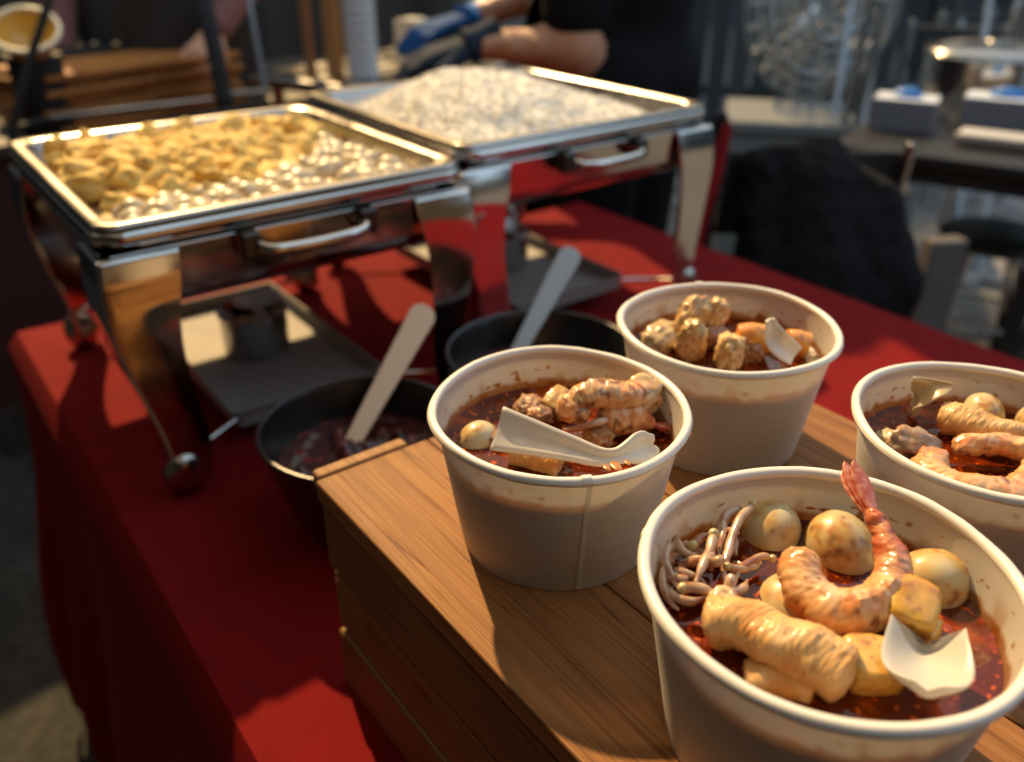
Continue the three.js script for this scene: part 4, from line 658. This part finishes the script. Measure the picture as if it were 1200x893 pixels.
// ---------------------------------------------------------------- back table and what stands on it
const BT = 0.80, yaw = Math.atan2(0.6, 0.8) * -1; // turned square to the view of the workers
{
  const c = atZ(190, 112, 2.55), g = thing('back_table', 'dark covered work table behind the chafing dishes', 'table', V(c.x, 0, c.z), 0.15);
  part('table_top', box(1.55, 0.035, 0.72, 0, BT - 0.0175, 0, 0.008), std(lin(0.03, 0.025, 0.022), 0.5), g);
  for (const x of [-0.72, 0.72]) for (const z of [-0.3, 0.3]) part('leg', box(0.04, BT - 0.035, 0.04, x, (BT - 0.035) / 2, z), steelDark, g);
  part('front_cloth', box(1.5, 0.6, 0.012, 0, BT - 0.34, 0.34), std(lin(0.045, 0.012, 0.012), 0.9), g);
}
const onTable = (px, py, y = BT) => at(px, py, y);
{ // stack of thin wooden boards
  const a = atZ(24, 135, 2.1), b = atZ(252, 118, 2.5); a.y = b.y = BT + 0.001;
  const L = a.distanceTo(b), g = { rotation: { y: Math.atan2(-(b.z - a.z), b.x - a.x) } }, ms = [[1, 0.74, 0.45], [0.9, 0.62, 0.34], [1, 0.8, 0.52]].map(t => woodMat(t)), bg = [0.30, 0.26, 0.28].map(w => { const q = box(L, 0.0125, w, 0, 0, 0, 0.002), u = q.attributes.uv, p = q.attributes.position; for (let i = 0; i < p.count; i++) u.setXY(i, (p.getZ(i) + p.getY(i)) * 3.6, p.getX(i) * 1.7); return q; });
  for (let r = 0; r < 9; r++) { const m = single('wooden_board', bg[r % 3], ms[(r * 2) % 3], 'thin warm brown wooden board stacked behind the yellow puffs', 'board', 'stack of thin wooden boards'); const c = a.clone().lerp(b, 0.5 + rr(-0.03, 0.03)); m.position.set(c.x, BT + 0.008 + r * 0.0152, c.z + rr(-0.008, 0.008)); m.rotation.set(rr(-0.006, 0.006), g.rotation.y + rr(-0.03, 0.03), rr(-0.006, 0.006)); }
  for (let i = 0; i < 7; i++) { const m = single('bottle_cap', new THREE.LatheGeometry([[0.001, 0.012], [0.012, 0.012], [0.014, 0.009], [0.014, 0], [0.001, 0]].map(q => new THREE.Vector2(...q)), 24), new THREE.MeshStandardMaterial({ color: lin(0.8, 0.62, 0.4), metalness: 1, roughness: 0.25 }), 'small shiny metal lid on the black box behind the wooden boards', 'lid', 'shiny lids behind the wooden boards'); const q = a.clone().lerp(b, 0.1 + i * 0.13); m.position.set(q.x + 0.22 * Math.sin(i * 2.1), BT + 0.147, q.z - 0.20); }
  const bb = thing('black_box', 'long black box standing behind the stacked wooden boards', 'box', V(a.clone().lerp(b, 0.5).x + 0.02, BT + 0.001, a.clone().lerp(b, 0.5).z - 0.23), g.rotation.y);
  part('box_body', box(L * 0.95, 0.125, 0.14, 0, 0.0625, 0, 0.01), blackMatte, bb); part('lid', box(L * 0.97, 0.02, 0.15, 0, 0.1355, 0, 0.006), blackMatte, bb);
}
{ // black rack uprights and shelf edges
  const g = thing('black_rack', 'black metal rack with curved upright in front of the stacked wooden boards', 'rack');
  const P = (px, py, z) => atZ(px, py, z), foot = (v) => V(v.x, BT + 0.003, v.z);
  part('upright', sweep([atZ(66, -60, 1.75), atZ(57, 0, 1.75), atZ(34, 75, 1.76), atZ(16, 150, 1.78), atZ(16, 190, 1.8)], () => 0.009, 40, 12), blackMatte, g);
  part('upright', sweep([atZ(228, -60, 2.0), atZ(238, 0, 2.0), atZ(252, 60, 2.02), atZ(264, 124, 2.05)], () => [0.012, 0.02], 30, 12), blackMatte, g);
  part('upright', tube([atZ(284, -60, 2.15), atZ(292, 0, 2.15), atZ(312, 112, 2.2)], 0.007, 20, 10), greyTubeMat, g);
  part('shelf_edge', tube([atZ(60, 138, 2.0), atZ(250, 117, 2.05)], 0.007, 4, 10), steelRim, g);
  part('shelf_edge', tube([atZ(255, 111, 2.05), atZ(314, 108, 2.2)], 0.009, 4, 10), steelRim, g);
  part('crossbar', tube([atZ(16, 150, 1.78), atZ(60, 138, 2.0)], 0.006, 4, 8), blackMatte, g);
}
{ // yellow bowl
  const c = atZ(38, 62, 2.0), g = thing('yellow_bowl', 'yellow bowl with white rim tipped on the work table behind the black upright', 'bowl', c, 0.4);
  const prof = [[0.001, 0], [0.03, 0], [0.055, 0.025], [0.072, 0.065], [0.07, 0.066], [0.052, 0.028], [0.028, 0.005], [0.001, 0.005]].map(q => new THREE.Vector2(...q));
  const m = part('bowl_wall', new THREE.LatheGeometry(prof, 48), phy(lin(0.75, 0.42, 0.06), 0.35, { clearcoat: 0.4 }), g); m.rotation.set(0.5, 0, 0.35);
  const r = part('rim', new THREE.TorusGeometry(0.071, 0.006, 10, 60).rotateX(Math.PI / 2).translate(0, 0.066, 0), phy(lin(0.8, 0.72, 0.5), 0.35), g); r.rotation.copy(m.rotation);
  const s = thing('tall_tin', 'dark tin standing under the yellow bowl', 'tin', V(c.x, BT + 0.001, c.z), 0); const h = c.y - BT - 0.004; part('tin_body', new THREE.LatheGeometry([[0.001, 0], [0.06, 0], [0.06, h - 0.006], [0.062, h - 0.003], [0.058, h], [0.001, h]].map(q => new THREE.Vector2(...q)), 40), blackMatte, s);
}
{ // shelf uprights and ribbed duct
  const base = (px, z) => { const q = atZ(px, 60, z); return V(q.x, 0, q.z); };
  for (const [px, w, l] of [[362, 0.022, 'slim brown wooden pole beside the ribbed silver duct'], [391, 0.034, 'pale wooden pole touching the ribbed silver duct']]) { const q = base(px, 2.3), m = single('wooden_pole', box(w, 1.45, w, 0, 0.725, 0, 0.003), woodMat(px < 370 ? [0.7, 0.62, 0.56] : [1, 0.92, 0.8]), l, 'pole'); m.position.copy(q); m.rotation.y = 0.3; }
  const prof = []; for (let i = 0; i <= 260; i++) { const y = i / 260 * 1.5; prof.push(new THREE.Vector2(0.042 + 0.004 * Math.sin(i * 1.6), y)); }
  const q = base(424, 2.3), d = single('ribbed_duct', new THREE.LatheGeometry(prof, 40), new THREE.MeshStandardMaterial({ color: lin(0.62, 0.64, 0.65), metalness: 0.35, roughness: 0.45 }), 'ribbed silver flexible duct standing behind the noodle dish', 'duct'); d.position.copy(q);
  const wb = atZ(484, 62, 2.5), t = thing('white_carton', 'small white carton near the gloved hands', 'carton', V(wb.x, wb.y - 0.03, wb.z), 0.5); part('carton_body', box(0.075, 0.12, 0.075, 0, 0.06, 0, 0.004), std(lin(0.55, 0.5, 0.42), 0.7), t); part('flap', box(0.073, 0.003, 0.05, 0, 0.1225, 0.0, 0.001), std(lin(0.5, 0.45, 0.38), 0.7), t);
  const sh = thing('prep_counter', 'steel prep counter behind the noodle dish under the white carton', 'counter', V(wb.x + 0.05, 0, wb.z - 0.05), 0.4);
  part('counter_top', box(0.9, 0.03, 0.5, 0, wb.y - 0.047, 0, 0.006), steelDark, sh); for (const x of [-0.4, 0.4]) for (const z of [-0.2, 0.2]) part('leg', cyl(0.018, 0.018, wb.y - 0.062, x, (wb.y - 0.062) / 2, z, 12), steelDark, sh);
}

// ---------------------------------------------------------------- right side: chair with jacket, side table, stools, stacked furniture
function chair(pos, turn, label, seatM, tubeM, group) {
  const g = thing('metal_chair', label, 'chair', pos, turn, group);
  part('seat', box(0.40, 0.025, 0.40, 0, 0.45, 0, 0.01), seatM, g); part('backrest', box(0.38, 0.18, 0.02, 0, 0.75, -0.20, 0.01), seatM, g);
  for (const s of [-1, 1]) { part('back_leg', tube([V(s * 0.19, 0.86, -0.23), V(s * 0.19, 0.45, -0.17), V(s * 0.19, 0.012, -0.24)], 0.012, 20, 10), tubeM, g); part('front_leg', tube([V(s * 0.18, 0.44, 0.16), V(s * 0.19, 0.012, 0.20)], 0.012, 8, 10), tubeM, g); part('side_rail', tube([V(s * 0.185, 0.43, -0.18), V(s * 0.185, 0.43, 0.17)], 0.010, 4, 8), tubeM, g); }
  part('stretcher', tube([V(-0.188, 0.2, 0.18), V(0.188, 0.2, 0.18)], 0.008, 4, 8), tubeM, g);
  return g;
}
{
  const c = atZ(945, 215, 1.80); chair(V(c.x + 0.12, 0, c.z - 0.16), 2.498, 'dark metal chair under the black jacket at the table side', blackMatte, steelDark);
  const z = 1.68, Q = (px, py, dz = 0) => atZ(px, py, z + dz), o = Q(950, 270);
  const B = [[Q(886, 200), Q(968, 194), 0.042, 0.046], [Q(968, 194), Q(1022, 250), 0.05, 0.055], [Q(1018, 250), Q(1046, 330, -0.03), 0.062, 0.056], [Q(893, 215), Q(893, 330), 0.05, 0.055], [Q(893, 300), Q(900, 400), 0.055, 0.06], [Q(950, 225), Q(950, 330), 0.085, 0.10], [Q(1000, 270), Q(1005, 350), 0.075, 0.085], [Q(950, 320), Q(960, 420), 0.10, 0.09], [Q(1030, 330), Q(1035, 400), 0.055, 0.05]].map(q => [q[0].sub(o), q[1].sub(o), q[2], q[3]]);
  const g = fieldMesh(B, 0.36, V(0, 0, 0), 0.0075, 0.02); roughen(g, 0.022, 9, 3); roughen(g, 0.006, 40, 8);
  single('black_jacket', g, phy(lin(0.006, 0.006, 0.007), 0.9, { specularIntensity: 0.35 }), 'black jacket slumped over the chair beside the red table', 'jacket').position.copy(o);
}
{
  const g = thing('red_sash', 'narrow red cloth sash hanging between the cook and black jacket', 'cloth', V(0, 0, 0));
  const q = [atZ(852, 150, 1.62), atZ(840, 205, 1.6), atZ(822, 265, 1.58), atZ(812, 330, 1.57), atZ(808, 420, 1.57)];
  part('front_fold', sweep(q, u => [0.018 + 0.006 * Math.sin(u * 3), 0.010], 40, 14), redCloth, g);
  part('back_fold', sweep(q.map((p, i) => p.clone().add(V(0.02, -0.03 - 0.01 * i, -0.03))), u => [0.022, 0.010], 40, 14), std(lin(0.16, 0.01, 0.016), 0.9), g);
  const top = q[0], pole = thing('black_stand', 'thin black stand pole carrying the red sash', 'stand', V(top.x + 0.012, 0, top.z - 0.03)); part('pole', cyl(0.011, 0.011, top.y + 0.02, 0, (top.y + 0.02) / 2, 0, 14), blackMatte, pole); part('hook', tube([V(0, top.y + 0.01, 0), V(-0.006, top.y + 0.022, 0.016), V(-0.012, top.y + 0.008, 0.03)], 0.005, 12, 8), blackMatte, pole); part('foot_plate', cyl(0.12, 0.11, 0.02, 0, 0.011, 0, 32), blackMatte, pole);
}
{
  const yT = 0.72, a = at(976, 168, yT), b = at(1205, 198, yT), d = b.clone().sub(a).normalize(), nrm = V(-d.z, 0, d.x); if (nrm.x < 0) nrm.negate();
  const turn = Math.atan2(-d.z, d.x), L = 1.35, W = 0.62, c = a.clone().addScaledVector(d, L / 2).addScaledVector(nrm, W / 2);
  const g = thing('black_table', 'black slim-legged table holding the steel pot and tissue boxes', 'table', V(c.x, 0, c.z), turn), dk = phy(lin(0.018, 0.018, 0.019), 0.4);
  part('table_top', box(L, 0.028, W, 0, yT - 0.014, 0, 0.006), dk, g);
  for (const z of [-1, 1]) part('apron', box(L - 0.06, 0.05, 0.02, 0, yT - 0.054, z * (W / 2 - 0.03)), dk, g);
  for (const [x, z] of [[-L / 2 + 0.14, 1], [-L / 2 + 0.04, -1], [L / 2 - 0.04, 1], [L / 2 - 0.04, -1], [-0.13, 1]]) part('leg', box(0.045, yT - 0.03, 0.045, x, (yT - 0.03) / 2, z * (W / 2 - 0.03), 0.004), dk, g);
  const onT = (px, py) => at(px, py, yT + 0.001);
  // steel pot
  const pc = onT(1150, 122), pot = thing('steel_pot', 'wide steel pot with lid on the black table', 'pot', pc, 0.4);
  part('pot_wall', new THREE.LatheGeometry([[0.001, 0], [0.19, 0], [0.2, 0.01], [0.2, 0.15], [0.206, 0.155], [0.206, 0.162], [0.196, 0.162], [0.194, 0.15], [0.19, 0.02], [0.001, 0.02]].map(q => new THREE.Vector2(...q)), 64), steel, pot);
  part('lid', new THREE.LatheGeometry([[0.205, 0.166], [0.205, 0.172], [0.15, 0.185], [0.03, 0.196], [0.03, 0.2], [0.001, 0.2]].map(q => new THREE.Vector2(...q)), 64), steelDark, pot);
  part('lid_band', box(0.05, 0.17, 0.012, -0.02, 0.09, 0.206, 0.004), blackMatte, pot);
  const boxAt = (px, py, w, h, dd, label, t) => { const q = onT(px, py), k = thing('tissue_box', label, 'box', q, t); part('box_body', box(w, h, dd, 0, h / 2, 0, 0.004), std(lin(0.16, 0.15, 0.17), 0.7), k); part('box_top', box(w * 0.98, 0.003, dd * 0.98, 0, h + 0.0016, 0, 0.001), std(lin(0.55, 0.6, 0.66), 0.7), k); const f = lump(w * 0.22, 0.022, dd * 0.16, 0.7, 2.5, w * 30, 4); const m = part('glove_tuft', f, blueGlove, k); m.position.set(0, h + 0.006, 0); };
  boxAt(1056, 150, 0.17, 0.085, 0.12, 'grey glove box with a single blue tuft on the black table', turn + 0.1);
  boxAt(1172, 150, 0.22, 0.085, 0.13, 'long grey glove box with wide blue tuft beside the steel pot', turn + 0.05);
  const q = onT(1165, 172), tr = thing('takeaway_box', 'flat white takeaway box at the black table edge', 'box', q, turn); part('tray', loft([[0.17, 0.075, 0.01, 0], [0.19, 0.09, 0.012, 0.022], [0.194, 0.094, 0.012, 0.024]], true, true), std(lin(0.6, 0.57, 0.52), 0.7), tr); part('lid', loft([[0.19, 0.09, 0.012, 0.025], [0.18, 0.08, 0.012, 0.034]], true, true), std(lin(0.5, 0.48, 0.45), 0.7), tr);
}
function stool(pos, h, label) { const g = thing('round_stool', label, 'stool', pos, 0.3); part('seat', new THREE.LatheGeometry([[0.001, 0], [0.14, 0], [0.15, 0.008], [0.15, 0.028], [0.14, 0.038], [0.001, 0.042]].map(q => new THREE.Vector2(...q)), 48).translate(0, h - 0.04, 0), phy(lin(0.012, 0.02, 0.02), 0.35), g); for (let i = 0; i < 4; i++) { const a = i * Math.PI / 2 + 0.5; part('leg', tube([V(Math.cos(a) * 0.09, h - 0.04, Math.sin(a) * 0.09), V(Math.cos(a) * 0.17, 0.012, Math.sin(a) * 0.17)], 0.011, 4, 10), steelDark, g); } part('foot_ring', new THREE.TorusGeometry(0.145, 0.007, 8, 40).rotateX(Math.PI / 2).translate(0, 0.2, 0), steelDark, g); }
{ const q = at(1168, 270, 0.46); stool(V(q.x, 0, q.z), 0.46, 'round black stool in front of the black table'); }
{ // plastic crate under the stool
  const q = at(1200, 372, 0.12), g = thing('plastic_crate', 'black grid-sided plastic crate on the ground by the round stool', 'crate', V(q.x + 0.05, 0.001, q.z + 0.1), 0.2), m = blackMatte;
  part('floor', box(0.36, 0.012, 0.3, 0, 0.008, 0), m, g);
  for (const s of [-1, 1]) { for (let i = 0; i < 4; i++) { part('rail', box(0.36, 0.022, 0.01, 0, 0.03 + i * 0.065, s * 0.15), m, g); part('rail', box(0.01, 0.022, 0.3, s * 0.18, 0.03 + i * 0.065, 0), m, g); } for (let i = 0; i < 8; i++) part('slat', box(0.016, 0.22, 0.012, -0.17 + i * 0.0486, 0.12, s * 0.148), m, g); for (let i = 0; i < 6; i++) part('slat', box(0.012, 0.22, 0.016, s * 0.178, 0.12, -0.13 + i * 0.052), m, g); }
  const w = atZ(1096, 330, 2.12), p = single('wooden_post', box(0.095, 0.58, 0.05, 0, 0.29, 0, 0.006), std(lin(0.13, 0.12, 0.115), 0.85, { map: tarpTex }), 'grey brown weathered wooden post beside the black jacket', 'post'); p.position.set(w.x, 0, w.z); p.rotation.y = -0.5;
}
{ // concrete planter with a woven basket
  const t = atZ(925, 130, 3.2), g = thing('concrete_planter', 'pale concrete planter block behind the black jacket', 'planter', V(t.x, 0, t.z), 0.7);
  const yT = t.y, cm = std(lin(0.22, 0.23, 0.225), 0.9, { map: tarpTex }); part('block', box(0.42, yT - 0.04, 0.42, 0, (yT - 0.04) / 2, 0, 0.01), cm, g); part('coping', box(0.46, 0.04, 0.46, 0, yT - 0.02, 0, 0.008), cm, g);
}
{ // big pedestal fan behind the planter
  const c = atZ(968, 0, 3.3), R0 = 0.36, g = thing('pedestal_fan', 'large round wire-caged fan standing behind the concrete planter', 'fan', V(c.x, 0, c.z), Math.atan2(-0.6, 0.8) + 0.35), bm = new THREE.MeshStandardMaterial({ color: lin(0.34, 0.38, 0.40), metalness: 0.5, roughness: 0.5 });
  const dome = k => 0.09 * (1 - k * k);
  for (const s of [1, -1]) { const cage = part(s > 0 ? 'front_cage' : 'back_cage', new THREE.TorusGeometry(R0, 0.010, 8, 72).translate(0, c.y, 0), bm, g);
    for (let i = 1; i <= 7; i++) part('ring', new THREE.TorusGeometry(R0 * i / 8, i % 3 ? 0.005 : 0.010, 6, 56).translate(0, c.y, s * dome(i / 8)), bm, cage);
    for (let i = 0; i < 24; i++) { const a = i / 24 * 6.2832; part('spoke', tube([0.12, 0.5, 0.8, 1].map(k => V(Math.cos(a) * R0 * k, c.y + Math.sin(a) * R0 * k, s * dome(k))), 0.003, 10, 6), bm, cage); } }
  for (let i = 0; i < 3; i++) part('blade', lump(0.15, 0.075, 0.008, 0.05, 1, i, 4).translate(0.17, 0, 0).rotateZ(i * 2.094).translate(0, c.y, 0), steelDark, g);
  part('motor', cyl(0.06, 0.05, 0.14, 0, 0, 0).rotateX(Math.PI / 2).translate(0, c.y, -0.1), steelDark, g);
  part('pole', cyl(0.022, 0.022, c.y - 0.03, 0, (c.y - 0.03) / 2, -0.13), bm, g); part('base_plate', cyl(0.26, 0.24, 0.03, 0, 0.016, -0.13, 48), steelDark, g);
}
{ // folded furniture beyond
  const dk = std(lin(0.02, 0.024, 0.027), 0.6), L = [['dark metal chair with pale tube legs next to the woven basket', 1045, 60, 3.5, 0.6], ['dark metal chair turned sideways behind the steel pot', 1130, 45, 3.9, 1.9], ['dark metal chair at the end of the chair row beyond the glove box', 1205, 40, 3.6, -0.7], ['dark metal chair behind the row facing the street building', 1085, 30, 4.4, 3.0], ['dark metal chair half hidden beyond the steel pot lid', 1180, 25, 4.6, 2.3]];
  for (const [lab, px, py, z, t] of L) { const q = atZ(px, py, z); chair(V(q.x, 0, q.z), t, lab, dk, greyTubeMat, 'metal chairs across the paving'); }
  const T1 = [['silver trestle leg frame leaning beside the woven basket', 1000, 3.0], ['silver trestle leg frame standing between the dark chairs', 1160, 3.35]];
  for (const [lab, px, z] of T1) { const q = atZ(px, 120, z), g = thing('trestle', lab, 'trestle', V(q.x, 0, q.z), 0.64); for (const s of [-1, 1]) { part('leg', tube([V(-0.24, 1.05, s * 0.02), V(0.0, 0.55, s * 0.02), V(0.28, 0.012, s * 0.02)], 0.013, 8, 10), greyTubeMat, g); part('leg', tube([V(0.24, 1.05, s * 0.05), V(0.0, 0.55, s * 0.05), V(-0.28, 0.012, s * 0.05)], 0.013, 8, 10), greyTubeMat, g); } part('crossbar', tube([V(-0.26, 1.04, 0), V(0.26, 1.04, 0)], 0.013, 4, 10), greyTubeMat, g); }
  const q = atZ(1090, 20, 5.2), w = thing('folded_parasol', 'dark folded market parasol leaning behind the chairs', 'parasol', V(q.x, 0, q.z), 0); part('pole', cyl(0.02, 0.02, 2.0, 0, 1.0, 0), steelDark, w); part('canopy', sweep([V(0, 0.5, 0), V(0, 0.9, 0), V(0, 1.5, 0), V(0, 1.95, 0)], u => 0.13 - 0.1 * u + 0.02 * Math.sin(u * 30), 40, 18), std(lin(0.02, 0.03, 0.035), 0.9), w);
}
scene.traverse(o => { if (o.isMesh) { o.castShadow = true; o.receiveShadow = true; } });
renderer.render(scene, camera);
